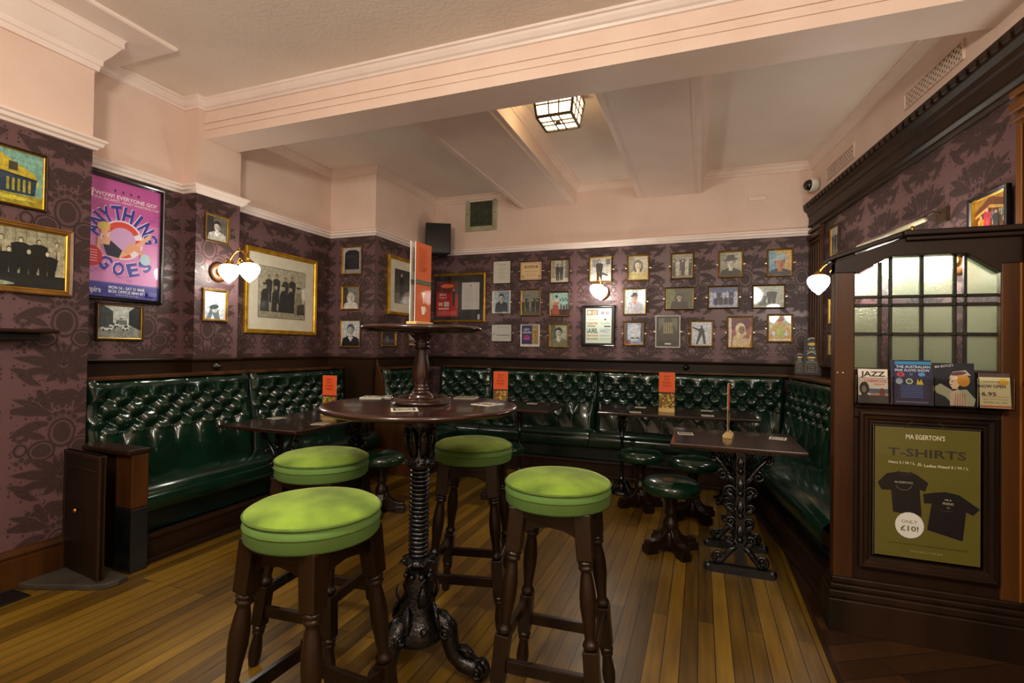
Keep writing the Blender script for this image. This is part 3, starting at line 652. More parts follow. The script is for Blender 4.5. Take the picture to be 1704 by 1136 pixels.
# flyer rack and flyers
ry = SY-.03; rk = empty('flyer_rack', (.96, ry, 1.065), 0, 'clear acrylic rack holding four flyers along the middle rail of the partition', 'flyer rack')
mb = MB(); mb.box(-.285, .285, -.036, -.033, 0, .135).box(-.285, .285, -.036, .024, 0, .003)
for x in (-.285, -.145, .005, .160, .282): mb.box(x, x+.003, -.036, -.028, 0, .135)
mb.build('tray', M['acrylic'], rk)
jazz = [('r', 0, 0, 1, 1, 'd8d0c2'), ('t', 'JAZZ', .5, .86, .15, .84, '16161c', 0, .03), ('t', 'INTERNATIONAL', .5, .73, .035, .7, 'b03a30', 0, .01), ('t', 'LIVERPOOL', .6, .65, .09, .74, 'b8322a', 0, .02), ('t', 'FEST', .72, .55, .05, .34, 'b8322a', 0, .02),
        ('r', 0, 0, 1, .22, '3a3836'), ('r', .35, .28, 1, .42, '4e5e7a'), ('e', .2, .42, .17, .2, '1a1818'), ('e', .19, .40, .08, .1, '7a6a60'), ('p', [(.02, 0), (.4, 0), (.36, .24), (.1, .26)], '2a2826'), ('r', .4, .22, .98, .27, 'b06a50'), ('e', .8, .32, .1, .12, '6a2a22')]
floyd = [('r', 0, 0, 1, 1, '1c1a44'), ('r', 0, 0, 1, .5, '221a3e'), ('r', .1, .90, 1, .97, '2a86b4'), ('t', 'THE AUSTRALIAN', .55, .85, .06, .84, 'c0d4e4', 0, .015), ('t', 'PINK FLOYD SHOW', .53, .77, .06, .86, 'c8d4e0', 0, .015),
         ('e', .24, .67, .1, .05, 'b83a44'), ('e', .24, .67, .04, .02, '381018'), ('e', .5, .68, .05, .03, '4a5a70'), ('e', .76, .68, .09, .045, '4a8ac4'), ('e', .2, .52, .09, .07, '9ab0c4'), ('e', .45, .52, .09, .065, 'd8dcc8'), ('e', .45, .52, .06, .04, '2e6a3a'), ('p', [(.62, .45), (.66, .58), (.7, .5), (.74, .58), (.8, .45)], 'd4c42e')]
floyd += [('r', .22, .42-.038*k, .78, .435-.038*k, '4a68a8') for k in range(8)] + [('r', .1, .05, .9, .065, '8a90b0')]
boyle = [('r', 0, 0, 1, 1, '10131f'), ('t', "MA BOYLE'S", .30, .93, .055, .44, 'c8c8cc', 8, .01), ('p', [(.03, .42), (.2, .52), (.48, .36), (.8, .40), (1, .18), (.95, .02), (.5, .02), (.3, .22), (.1, .3)], 'a8a890'), ('p', [(.42, .32), (.62, .40), (.82, .02), (.4, .02)], 'c8b49a'),
         ('p', [(.46, .40), (.6, .4), (.62, .52), (.5, .52)], 'd8b898'), ('e', .54, .56, .13, .14, 'e0c4a4', -12), ('e', .74, .6, .15, .14, 'c0862a'), ('p', [(.40, .64), (.5, .80), (.8, .84), (.92, .72), (.7, .72)], 'b8b0a4'), ('e', .62, .76, .2, .045, '5a3a34', 8), ('e', .48, .58, .025, .012, '2a1a18'), ('e', .44, .5, .03, .012, 'a83a34')]
boyle += [('p', [(.5+.06*k, .02), (.52+.06*k, .02), (.56+.05*k, .3), (.545+.05*k, .3)], '9a5a44') for k in range(5)]
openf = [('r', 0, 0, 1, 1, 'cfc59a'), ('r', 0, .88, 1, 1, '4a3a34'), ('e', .78, .74, .17, .1, 'd8a83a'), ('t', 'Delivering', .4, .76, .05, .5, '6a665a'), ('t', 'NOW OPEN', .42, .62, .09, .86, '24284a', 0, .03), ('t', '6.95', .3, .40, .11, .48, '3a2a34', 0, .03), ('r', .05, .31, .95, .325, 'b87a4a'), ('t', 'MEALS FROM THE GRILL', .5, .25, .04, .8, '4a4030'), ('t', 'SERVED ALL DAY', .5, .16, .05, .8, '4a4030', 0, .01), ('r', 0, .02, 1, .07, 'c05a3a')]
for nm, x, w, h, sh, lb in (('jazz', -.215, .115, .155, jazz, 'white and red jazz festival flyer, leftmost in the clear rack'), ('floyd', -.070, .150, .200, floyd, 'dark blue tribute concert flyer with a light blue band in the clear rack'), ('boyle', .082, .152, .190, boyle, 'dark flyer with a painted woman in a hat in the clear rack'), ('open', .226, .105, .150, openf, 'cream NOW OPEN flyer with a yellow sun, rightmost in the clear rack')):
    o = art('flyer', w, h, sh, None, (.96+x, ry-.012, 1.072+h/2), 'paper'); o.rotation_euler = (rad(-6), 0, 0)
    MB().box(-w/2, w/2, .0003, .002, -h/2, h/2).build('backing', M['card'], o); tag(o, lb, 'flyer', 'flyers in the rack')

# ------------------------------------------------------------------ lamps
def globe_prof(R): return [(.001, -R*1.22), (R*.10, -R*1.2), (R*.22, -R*1.08), (R*.55, -R*.78), (R*.82, -R*.42), (R*.96, -.10*R), (R*1.0, .18*R), (R*.96, .42*R), (R*.82, .60*R), (R*.62, .70*R), (R*.46, .73*R)]
def arc_pts(a, b, h, n=14, sag=1): 
    a = Vector(a); b = Vector(b); return [a.lerp(b, i/n)+Vector((0, 0, h*math.sin(PI*i/n)**.8)) for i in range(n+1)]
def sconce(p, rz, label, two=True, gr=.074, power=16):
    r = empty('wall_light', p, rz, label, 'wall light', 'brass swan-neck wall lights with white glass shades')
    MB().lathe([(.075, 0), (.078, .008), (.06, .018), (.045, .02)], 28, Matrix.Rotation(PI/2, 4, 'X')).build('backplate', M['oak'], r)
    mb = MB(); y1, y2 = (-.12, -.33) if two else (-.12, -.24)
    mb.lathe([(.03, .018), (.032, .03), (.015, .04)], 20, Matrix.Rotation(PI/2, 4, 'X'))
    mb.tube([(0, -.03, 0), (0, -.06, .005), (0, -.075, .03), (0, -.08, .07), (0, -.095, .105)], .006)
    if two:
        mb.tube(arc_pts((0, y1, .075), (0, y2, .075), .085), .0075)
        mb.tube([(0, -.225-.030*math.cos(t*.55)*(1-t/14), .075+.030*math.sin(t*.55)*(1-t/14)+.0) for t in range(12)], .004)
        mb.tube([(0, -.08, .07), (0, -.14, .045), (0, -.20, .05), (0, -.225, .105)], .005)
        mb.ball((0, -.225, .172), .012, 8, sc=(.8, .8, 1.6))
    else: mb.tube([(0, -.08, .07), (0, -.12, .13), (0, -.18, .15), (0, -.225, .12), (0, y2, .07)], .0075)
    mb.build('swan_neck_arm', M['brass'], r)
    for y in ((y1, y2) if two else (y2,)):
        T = Matrix.Translation((0, y, 0))
        MB().lathe([(.010, .085), (.014, .08), (.03, .068), (.036, .058), (.034, .05)], 20, T).build('gallery', M['brass'], r)
        MB().lathe(globe_prof(gr), 24, T).build('glass_shade', M['globe'], r)
    return r
sconce((-3.56, 2.88, 1.86), PI/2, 'brass swan-neck wall light with two glowing shades on the left pier')
sconce((-1.02, 5.55, 1.92), 0, 'brass wall light with a glowing shade above the black framed bill on the back wall')
p = rwp(4.34); sconce(p+Vector((0, 0, 1.82)), RA, 'brass swan-neck wall light with a glowing shade between the fluted pilaster and the partition')
p = rwp(3.27); sconce(p+Vector((0, 0, 1.79)), RA, 'brass wall light glowing behind the leaded glass screen, its curved arm showing above')

# square lantern in the bay between the cross beams
r = empty('ceiling_lantern', (-.96, 3.43, ZC), 0, 'square lit leaded glass lantern hanging from the ceiling between the beams', 'ceiling light')
zt, zb_ = -.05, -.235
MB().box(-.10, .10, -.10, .10, -.02, 0).box(-.15, .15, -.15, .15, -.055, -.02).build('ceiling_plate', M['bronze'], r, bevel=.004)
hw0, hw1 = .148, .122
v = [(-hw0, -hw0, zt), (hw0, -hw0, zt), (hw0, hw0, zt), (-hw0, hw0, zt), (-hw1, -hw1, zb_), (hw1, -hw1, zb_), (hw1, hw1, zb_), (-hw1, hw1, zb_)]
MB().add([tuple(Vector(q)*.985) for q in v], [(0, 1, 5, 4), (1, 2, 6, 5), (2, 3, 7, 6), (3, 0, 4, 7), (4, 5, 6, 7)]).build('glass_panels', M['lantern'], r)
mb = MB()
for i in range(4):
    j = (i+1) % 4; mb.bar(v[i], v[i+4], .016, .016); mb.bar(v[i], v[j], .016, .016); mb.bar(v[i+4], v[j+4], .016, .016)
    A, B, Cc, D = [Vector(v[k]) for k in (i, j, i+4, j+4)]
    for t in (.36, .64): mb.bar(A.lerp(B, t), Cc.lerp(D, t), .009, .009)
    for t in (.30, .58): mb.bar(A.lerp(Cc, t), B.lerp(D, t), .009, .009)
for t in (.38, .62):
    mb.bar((-hw1, hw1*(2*t-1), zb_), (hw1, hw1*(2*t-1), zb_), .009, .009); mb.bar((hw1*(2*t-1), -hw1, zb_), (hw1*(2*t-1), hw1, zb_), .009, .009)
mb.box(-.016, .016, -.016, .016, zb_-.012, zb_).build('lantern_bars', M['bronze'], r)

# picture light rod on the right wall
r = empty('picture_light', rwp(3.84)+Vector((0, 0, 2.054)), RA, 'slim grey tube picture light on a bracket above the leaded screen', 'picture light')
MB().tube([(-.43, -.10, .010), (.43, -.10, -.010)], .013, 10).build('tube', M['green_metal'], r)
MB().tube([(.39, -.10, 0), (.42, -.06, .03), (.42, 0, .02)], .008).box(.37, .47, -.02, 0, -.03, .05).build('bracket', M['bronze'], r)

# ------------------------------------------------------------------ tall green velvet stools
def turned_leg(mb, a, b, secs, n=14):
    a = Vector(a); b = Vector(b); d = (b-a).normalized(); L = (b-a).length
    R_ = d.to_track_quat('Z', 'Y').to_matrix().to_4x4(); T = Matrix.Translation(a) @ R_
    run = []
    def flush():
        nonlocal run
        if len(run) > 1: mb.lathe(run, n, T)
        run = []
    for s_ in secs:
        if s_[0] == 'sq':
            flush(); p0 = a+d*s_[1]*L; p1 = a+d*s_[2]*L; mb.bar(p0, p1, s_[3], s_[3], up=(a.x*0+1, 0, 0), w2=s_[4] if len(s_) > 4 else s_[3], h2=s_[4] if len(s_) > 4 else s_[3])
        else: run.append((s_[1], s_[0]*L))
    flush()
def make_stool():
    r = empty('bar_stool', (0, 0, 0), 0)
    Z = .812
    MB().lathe([(.17, .744), (.184, .745), (.1895, .752), (.1905, .785), (.1925, .789), (.1905, .793), (.1905, Z)], 48).build('seat_band', M['velvetband'], r)
    MB().lathe([(.1895, Z-.001), (.1900, Z+.004), (.186, Z+.010), (.17, Z+.019), (.13, Z+.028), (.08, Z+.033), (.03, Z+.035), (.001, Z+.0355)], 48).build('seat_cushion', M['velvet'], r)
    circ = [2*PI*i/48 for i in range(48)]
    mb = MB().tube([(.1905*math.cos(t), .1905*math.sin(t), Z+.002) for t in circ], .0042, 8, closed=True)
    mb.tube([(.1915*math.cos(t), .1915*math.sin(t), .7875) for t in circ], .002, 6, closed=True)
    mb.build('seat_piping', M['piping'], r)
    a0, a1 = .112, .178
    mb = MB().box(-.14, .14, -.14, .14, .715, .746)
    for k in range(4):
        c, s_ = math.cos(k*PI/2), math.sin(k*PI/2)
        poly = [(-.12, .745), (.12, .745), (.12, .655), (.09, .662), (.05, .68), (0, .687), (-.05, .68), (-.09, .662), (-.12, .655)]
        sub = MB().prism(poly, -.125, -.107); q = [(x*c-y*s_, x*s_+y*c, z) for x, y, z in sub.v]
        mb.add(q, sub.f)
    mb.build('seat_apron', M['stoolwood'], r, bevel=.002)
    legp = [('sq', 0, .20, .058, .052), (.195, .015), (.203, .024), (.212, .028), (.222, .022), (.230, .026), (.238, .026), (.246, .018), (.256, .018), (.29, .0225), (.345, .0275), (.40, .0275), (.47, .0215), (.525, .018), (.535, .018), (.545, .024), (.556, .027), (.567, .023), (.58, .014), ('sq', .575, .785, .050, .048), (.78, .014), (.79, .024), (.80, .027), (.812, .021), (.822, .025), (.832, .021), (.845, .018), (.875, .021), (.92, .0255), (.96, .024), (1.0, .019)]
    def P(sx, sy, z): t = (.745-z)/.745; q = a0+(a1-a0)*t; return Vector((sx*q, sy*q, z))
    for sx in (-1, 1):
        for sy in (-1, 1):
            mb = MB(); turned_leg(mb, P(sx, sy, .745), P(sx, sy, 0), legp); mb.build('leg', M['stoolwood'], r, bevel=.003)
    for sx in (-1, 1): MB().bar(P(sx, -1, .29), P(sx, 1, .29), .022, .042, up=(0, 0, 1)).build('stretcher', M['stoolwood'], r, bevel=.003)
    for sy, z in ((-1, .215), (1, .215)): MB().bar(P(-1, sy, z), P(1, sy, z), .022, .042, up=(0, 0, 1)).build('stretcher', M['stoolwood'], r, bevel=.003)
    return r
st = make_stool()
spots = [(-1.073, 1.205, -3, 'green velvet bar stool in front, largest and leftmost of the four around the tall table'),
         (-1.524, 1.755, 5, 'green velvet bar stool at the left, partly hidden by the nearest stool'),
         (-1.056, 2.290, 13, 'green velvet bar stool behind and right of the tall twisted iron column'),
         (-.485, 1.790, 3, 'green velvet bar stool standing alone at the right of the tall table')]
for i, (x, y, a, lb) in enumerate(spots):
    o = st if i == 0 else copy_tree(st); o.location = (x, y, 0); o.rotation_euler = (0, 0, rad(a)); tag(o, lb, 'bar stool', 'green velvet bar stools around the tall table')

# low green leather stools
def make_low():
    r = empty('low_stool', (0, 0, 0))
    MB().lathe([(.05, .375), (.16, .378), (.178, .392), (.183, .415), (.178, .438), (.16, .456), (.12, .468), (.06, .474), (.001, .475)], 36).build('seat', M['leather'], r)
    mb = MB().lathe([(.09, .355), (.09, .376)], 24)
    mb.lathe([(.048, .36), (.042, .33), (.034, .31), (.034, .26), (.040, .245), (.030, .235), (.032, .215), (.045, .19), (.050, .165), (.040, .14), (.034, .13), (.046, .12), (.046, .10), (.05, .09), (.05, .02)], 20)
    mb.build('column', M['stoolwood'], r)
    poly = [(.03, .02), (.03, .15), (.045, .15), (.07, .11), (.11, .085), (.145, .078), (.175, .078), (.175, .02)]
    for k in range(4):
        c, s_ = math.cos(k*PI/2), math.sin(k*PI/2); mb = MB(); sub = MB().prism(poly, -.026, .026).box(.11, .185, -.034, .034, 0, .05)
        mb.add([(x*c-y*s_, x*s_+y*c, z) for x, y, z in sub.v], sub.f); mb.build('foot', M['stoolwood'], r, bevel=.004)
    return r
lo = make_low()
for i, (x, y, a, lb) in enumerate([(-.172, 3.44, 35, 'low green leather stool nearest the camera, left of the ornate iron table frame'), (-.457, 4.30, 30, 'low green leather stool by the thin iron leg of the longest back table'),
        (-.045, 4.18, 40, 'low green leather stool partly hidden by the nearest right table top'), (-2.33, 3.35, 25, 'low green leather stool half hidden behind the left velvet stool'), (-1.60, 4.08, 35, 'low green leather stool half hidden behind the velvet stool by the tall column')]):
    o = lo if i == 0 else copy_tree(lo); o.location = (x, y, 0); o.rotation_euler = (0, 0, rad(a)); tag(o, lb, 'low stool', 'low green leather stools')

# ------------------------------------------------------------------ cast iron work
def scroll(mb, c, ax, ay, r0, turns=1.4, th=.008, ph=0, sgn=1, n=20):
    c = Vector(c); ax = Vector(ax); ay = Vector(ay); pts = []; rs = []
    for i in range(n+1):
        t = i/n; a = ph+sgn*t*turns*2*PI; q = r0*(1-.82*t); pts.append(c+ax*(q*math.cos(a))+ay*(q*math.sin(a))); rs.append(th*(1-.35*t))
    mb.tube(pts, rs, 7); mb.ball(tuple(pts[-1]), th*1.25, 8)
def leafb(mb, a, b, w, bulge, nrm):                       # fleshy pointed leaf from a to b
    a = Vector(a); b = Vector(b); nrm = Vector(nrm).normalized(); d = (b-a); s_ = d.cross(nrm).normalized(); V = []; F2 = []
    K = 7
    for i in range(K):
        t = i/(K-1); ww = w*math.sin(PI*min(.98, t*.92+.08))**.8; p = a+d*t+nrm*(bulge*math.sin(PI*t))
        V += [p-s_*ww, p-s_*ww*.5+nrm*ww*.35, p+nrm*ww*.12, p+s_*ww*.5+nrm*ww*.35, p+s_*ww, p-nrm*ww*.3]
    for i in range(K-1):
        for j in range(6): j2 = (j+1) % 6; F2.append((i*6+j, i*6+j2, (i+1)*6+j2, (i+1)*6+j))
    mb.add(V, F2, 0, True)

# tall poseur table
PX, PY = -1.043, 1.756
r = empty('poseur_table', (PX, PY, 0), 0, 'tall round table on a twisted black cast iron column with a smaller raised upper shelf', 'table')
MB().lathe([(.001, 1.045), (.34, 1.045), (.372, 1.048), (.384, 1.056), (.386, 1.063), (.380, 1.070), (.366, 1.072), (.001, 1.072)], 64).build('table_top', M['tabletop'], r)
mb = MB()
core = [(.05, .15), (.100, .155), (.108, .165), (.108, .185), (.100, .21), (.090, .235), (.066, .27), (.070, .30), (.052, .33), (.060, .36), (.036, .40), (.034, .43), (.06, .445), (.066, .455), (.045, .47)]
mb.lathe(core, 28)
z = .47
while z < .82:                                             # rope rings
    mb.lathe([(.030, z), (.037, z+.003), (.0405, z+.0085), (.037, z+.014), (.030, z+.017)], 24, cap=False); z += .0172
mb.lathe([(.030, .82), (.048, .825), (.05, .835), (.040, .845), (.036, .86), (.034, .92), (.040, .95), (.058, .985), (.062, .995), (.055, 1.0), (.07, 1.02), (.12, 1.035), (.12, 1.046)], 28)
for k in range(8):
    a = 2*PI*k/8; ca, sa = math.cos(a), math.sin(a)
    leafb(mb, (ca*.036, sa*.036, .86), (ca*.060, sa*.060, .985), .017, .010, (ca, sa, 0))
    leafb(mb, (ca*.060, sa*.060, .28), (ca*.075, sa*.075, .37), .020, .012, (ca, sa, .2)) if k % 2 else leafb(mb, (ca*.095, sa*.095, .18), (ca*.070, sa*.070, .30), .028, .014, (ca, sa, .2))
    leafb(mb, (ca*.035, sa*.035, .458), (ca*.078, sa*.078, .452), .014, .006, (0, 0, 1)); leafb(mb, (ca*.035, sa*.035, .832), (ca*.070, sa*.070, .838), .014, .006, (0, 0, 1))
    scroll(mb, (ca*.050, sa*.050, .965), (ca, sa, 0), (0, 0, 1), .022, 1.3, .005, -PI/2)
    mb.ball((ca*.100, sa*.100, .215), .016, 8); mb.ball((ca*.048, sa*.048, .40), .012, 8)
for k in range(3):                                         # garland winding round the neck
    mb.tube([(.044*math.cos(t), .044*math.sin(t), .865+.11*t/5) for t in [5*i/20+0 for i in range(21)]], .006, 6) if k == 0 else mb.tube([(.042*math.cos(t+2.1*k), .042*math.sin(t+2.1*k), .29+.10*t/4) for t in [4*i/16 for i in range(17)]], .007, 6)
mb.build('column', M['iron'], r)
for k in range(3):
    a = rad(14+120*k); ca, sa = math.cos(a), math.sin(a); mb = MB()
    pts = [(.055, .235), (.095, .225), (.125, .19), (.135, .14), (.150, .095), (.185, .062), (.225, .052), (.258, .055)]
    mb.tube([(ca*x, sa*x, z) for x, z in pts], [.034, .040, .040, .035, .032, .033, .036, .028], 10)
    scroll(mb, (ca*.250, sa*.250, .040), (ca, sa, 0), (0, 0, 1), .034, 1.3, .020, 1.4, -1)
    for q in (-1, 1): scroll(mb, (ca*.245-sa*.026*q, sa*.245+ca*.026*q, .042), (ca, sa, 0), (0, 0, 1), .028, 1.5, .008, 1.4, -1); scroll(mb, (ca*.118-sa*.034*q, sa*.118+ca*.034*q, .19), (ca, sa, 0), (0, 0, 1), .028, 1.5, .008, 2, -1)
    leafb(mb, (ca*.09, sa*.09, .25), (ca*.155, sa*.155, .13), .030, .022, (ca, sa, .6)); leafb(mb, (ca*.155, sa*.155, .12), (ca*.245, sa*.245, .085), .026, .016, (0, 0, 1))
    mb.build('foot', M['iron'], r)
MB().lathe([(.098, 1.072), (.104, 1.076), (.104, 1.086), (.09, 1.090), (.048, 1.092), (.047, 1.105), (.038, 1.116), (.026, 1.121), (.031, 1.127), (.031, 1.133), (.026, 1.137), (.031, 1.142), (.026, 1.147), (.028, 1.155), (.036, 1.178), (.036, 1.205), (.028, 1.25), (.022, 1.285), (.022, 1.288), (.031, 1.294), (.033, 1.300), (.025, 1.306), (.034, 1.311), (.026, 1.318), (.030, 1.328), (.045, 1.342), (.05, 1.350), (.088, 1.354), (.092, 1.361)], 40, flute=(14, 16, .12)).build('baluster', M['tabletop'], r)
MB().lathe([(.001, 1.358), (.21, 1.358), (.232, 1.362), (.239, 1.369), (.237, 1.376), (.226, 1.380), (.001, 1.380)], 56).build('upper_shelf', M['tabletop'], r)
MB().lathe([(.115, 1.073), (.118, 1.073), (.118, 1.103), (.115, 1.103)], 40, cap=False).build('glass_collar', M['acrylic'], r)

# low tables
def frame_leg(w0, w1, h, th=.02):                         # flat ornate cast frame in the xz plane, centred on x=0
    mb = MB()
    mb.box(-w1/2, w1/2, -.028, .028, 0, .032); mb.box(-w1/2+.02, w1/2-.02, -.02, .02, .032, .045)
    for q in (-1, 1): mb.ball((q*(w1/2-.01), 0, .022), .028, 10)
    mb.box(-.024, .024, -.014, .014, .06, h-.02); mb.box(-w0/2, w0/2, -.03, .03, h-.025, h)
    X, Z = (1, 0, 0), (0, 0, 1)
    for q in (-1, 1):
        mb.tube([(q*.02, 0, .16), (q*.05, 0, .135), (q*.075, 0, .10), (q*.10, 0, .065), (q*.13, 0, .045)], [.018, .02, .018, .016, .018], 8)
        scroll(mb, (q*.115, 0, .085), (q, 0, 0), Z, .036, 1.4, .011, -1.2, 1)
        scroll(mb, (q*.055, 0, .20), (q, 0, 0), Z, .036, 1.4, .010, PI, 1)
        scroll(mb, (q*.050, 0, .30), (q, 0, 0), Z, .030, 1.5, .009, PI, -1)
        scroll(mb, (q*.052, 0, .385), (q, 0, 0), Z, .032, 1.5, .009, PI, 1)
        scroll(mb, (q*.060, 0, .475), (q, 0, 0), Z, .038, 1.5, .010, PI, -1)
        scroll(mb, (q*.095, 0, .57), (q, 0, 0), Z, .040, 1.4, .010, PI*1.1, -1)
        scroll(mb, (q*.145, 0, h-.065), (q, 0, 0), Z, .034, 1.4, .009, PI, -1)
        mb.tube([(q*.02, 0, .50), (q*.05, 0, .56), (q*.10, 0, .63), (q*.16, 0, h-.03)], [.014, .014, .012, .012], 8)
        for z_ in (.15, .25, .345, .43, .53): leafb(mb, (q*.018, -.006, z_), (q*.078, -.004, z_+.045), .016, .012, (0, -1, 0)); leafb(mb, (q*.018, .006, z_), (q*.078, .004, z_+.045), .016, .012, (0, 1, 0))
    for z_ in (.20, .34, .47, .60):
        for y in (-1, 1): mb.ball((0, y*.014, z_), .02, 8); leafb(mb, (0, y*.014, z_+.01), (0, y*.018, z_+.085), .018, .01, (0, y, 0))
    return mb
def low_table(x, y, rz, w, d, label, legs, kind='frame', zt=.755, grp=None, dirn=0):
    r = empty('pub_table', (x, y, 0), rad(rz), label, 'table', grp)
    MB().box(-w/2, w/2, -d/2, d/2, zt-.024, zt).build('table_top', M['tabletop'], r, bevel=.006)
    proto = None
    for lx, ly in legs:
        if proto is None:
            if kind == 'frame': proto = frame_leg(.34, .36, zt-.024).build('iron_frame', M['iron'], r)
            else:
                mb = MB().lathe([(.09, 0), (.10, .012), (.07, .03), (.035, .05), (.022, .08), (.020, .12), (.03, .13), (.02, .14), (.017, .16), (.015, .30), (.024, .31), (.015, .32), (.014, .50), (.023, .51), (.015, .52), (.016, .62), (.03, .64), (.022, .66), (.05, .70), (.09, .731)], 18)
                for k in range(4):
                    a = PI/4+k*PI/2; ca, sa = math.cos(a), math.sin(a); mb.tube([(ca*.02, sa*.02, .12), (ca*.07, sa*.07, .07), (ca*.12, sa*.12, .02), (ca*.15, sa*.15, .015)], .012, 8)
                    leafb(mb, (ca*.016, sa*.016, .54), (ca*.05, sa*.05, .66), .012, .006, (ca, sa, 0)); leafb(mb, (ca*.03, sa*.03, .12), (ca*.10, sa*.10, .05), .018, .01, (ca, sa, .5))
                proto = mb.build('iron_pedestal', M['iron'], r)
            o = proto
        else: o = proto.copy(); COL.objects.link(o)
        o.parent = r; o.location = (lx, ly, 0); o.rotation_euler = (0, 0, dirn)
    if kind == 'frame': 
        a, b = legs; MB().bar((a[0], a[1], .20), (b[0], b[1], .20), .02, .03).build('tie_bar', M['iron'], r)
    return r
low_table(.195, 3.44, 0, .72, .64, 'small square-topped table on ornate black iron frames, nearest table on the right', [(.03, -.20), (.03, .20)])
low_table(-2.70, 3.10, 0, .66, 1.24, 'long dark table on ornate iron frames in front of the left bench', [(0, -.42), (0, .42)])
low_table(-.215, 4.72, 4, 1.29, .64, 'longest dark table on thin iron pedestals in front of the back bench', [(-.45, -.05), (.45, -.05)], 'ped')
low_table(-1.62, 4.54, 0, .78, .70, 'dark table partly hidden behind the tall table, before the back bench', [(.0, .02)], 'ped')

# ------------------------------------------------------------------ things on the tables
FOOD = ['c8902a', 'a83a1c', '7a9a2c', 'd8b040', '5a7a20', 'b8661c', 'e0c860']
def menu_shapes(seed):
    rr = random.Random(seed); a = [('r', 0, 0, 1, 1, 'e0581c'), ('r', 0, 0, 1, .46, '6a4a1c')]
    for k in range(60): a.append(('e', rr.uniform(.08, .92), rr.uniform(.03, .43), rr.uniform(.04, .09), rr.uniform(.012, .026), rr.choice(FOOD), rr.uniform(0, 90)))
    a += [('r', 0, .44, 1, .475, '3a2416')]
    for k, (t, m) in enumerate((('JOIN US', .4), ('FOR A', .34), ('FOOD', .52), ('TREAT', .56))): a.append(('t', t, .5, .90-.085*k, .05, m, 'a83a0e', 0, .02))
    return a
def menu(x, y, z, rz, label, w=.115, h=.29, seed=1, lean=0):
    r = empty('menu_holder', (x, y, z), rad(rz), label, 'menu', 'orange menus in wooden blocks')
    MB().prism([(-.028, 0), (.028, 0), (.028, .018), (.008, .038), (-.008, .038), (-.028, .018)], -w*.5, w*.5, axis='x').build('wooden_block', M['holder'], r, bevel=.003)
    o = art('menu_card', w, h, menu_shapes(seed), r, (0, -.0015, h/2+.02), 'paper')
    b = MB().box(-w/2, w/2, .0003, .0020, -h/2, h/2).build('card_back', M['card'], o)
    o2 = art('back_print', w, h, menu_shapes(seed+5), o, (0, .0026, 0), 'paper', (0, 0, PI))
    return r
menu(-2.69, 3.16, .755, 12, 'orange menu in a wooden block on the long left table', seed=1)
menu(-1.70, 4.25, .755, 8, 'orange menu in a wooden block on the table behind the tall table', .135, .31, 2)
menu(-.275, 4.62, .755, 0, 'orange menu in a wooden block on the longest back table', .135, .33, 3)
menu(.168, 3.47, .755, -98, 'menu in a wooden block seen edge on upon the nearest right table', .115, .32, 4)
def tall_card(x, y, rz, col, label, dark, seed, h=.305, w=.105):
    r = empty('drinks_menu', (x, y, 1.381), rad(rz), label, 'menu', 'tall cards on the upper shelf')
    a = [('r', 0, 0, 1, 1, col)]
    a += [('r', .2, .93-.022*k, .2+.6*(.6+.4*((k*37) % 10)/10), .938-.022*k, dark) for k in range(14)]
    a += [('r', 0, .50, 1, .53, '3a6a5c'), ('r', 0, .475, 1, .49, '2e5648'), ('p', [(.38, .38), (.62, .38), (.52, .30), (.53, .24), (.47, .24), (.48, .30)], 'e8dcc8'), ('p', [(.36, .20), (.64, .20), (.58, .10), (.42, .10)], 'f0e8d8'), ('a', .62, .155, .06, .03, -90, 90, 'f0e8d8'), ('e', .6, .68, .13, .03, 'b84a20', 20)]
    o = art('menu_card', w, h, a, r, (0, -.0015, h/2+.012), 'paper')
    MB().box(-w/2, w/2, .0003, .0020, -h/2, h/2).build('card_back', M['card'], o)
    MB().box(-w*.55, w*.55, -.012, .012, 0, .014).build('wooden_block', M['holder'], r, bevel=.003)
tall_card(-1.010, 1.70, 86, 'c8602e', 'tall orange drinks menu card standing on the upper shelf', 'b04818', 1)
tall_card(-1.052, 1.705, 104, 'd8d4cc', 'tall pale menu card standing behind the orange one on the upper shelf', '8a5a4a', 2, .31)
def coaster(x, y, z, rz, label):
    sh = [('r', 0, 0, 1, 1, 'd0ccb8'), ('r', .08, .08, .92, .92, '2a2a26'), ('e', .5, .5, .34, .34, 'c8c4ae'), ('e', .5, .5, .26, .26, '3a3426'), ('p', [(.32, .40), (.68, .40), (.6, .66), (.4, .66)], 'b8a870')]
    o = art('coaster', .094, .094, sh, None, (x, y, z+.0018), 'paper', (-PI/2, 0, rad(rz)))
    MB().box(-.047, .047, .0002, .0016, -.047, .047).build('board', M['card'], o)
    tag(o, label, 'beer mat', 'square beer mats on the tables')
for c in [(-1.36, 1.88, 1.072, 20, 'beer mat at the left edge of the tall table'), (-1.30, 1.94, 1.072, -30, 'beer mat behind another at the left rear of the tall table'), (-.995, 1.56, 1.072, 35, 'beer mat at the front of the tall table'), (-.99, 2.06, 1.072, 10, 'beer mat at the back of the tall table behind the baluster'), (-.80, 1.86, 1.072, -15, 'beer mat at the right edge of the tall table'),
          (-2.93, 2.88, .755, 5, 'beer mat on the bench side of the long left table'), (-2.46, 2.80, .755, 15, 'beer mat at the aisle side of the long left table'), (-1.55, 4.72, .755, 10, 'beer mat on the table behind the tall table'), (-.53, 4.90, .755, 0, 'beer mat at the back left of the longest table'), (-.53, 4.50, .755, 12, 'beer mat at the front left of the longest table'),
          (.06, 4.92, .755, -10, 'beer mat at the back right of the longest table'), (.06, 4.55, .755, 5, 'beer mat at the front right of the longest table'), (-.09, 3.50, .755, 8, 'beer mat at the left of the nearest right table'), (.46, 3.56, .755, -12, 'beer mat at the right of the nearest right table')]: coaster(*c)

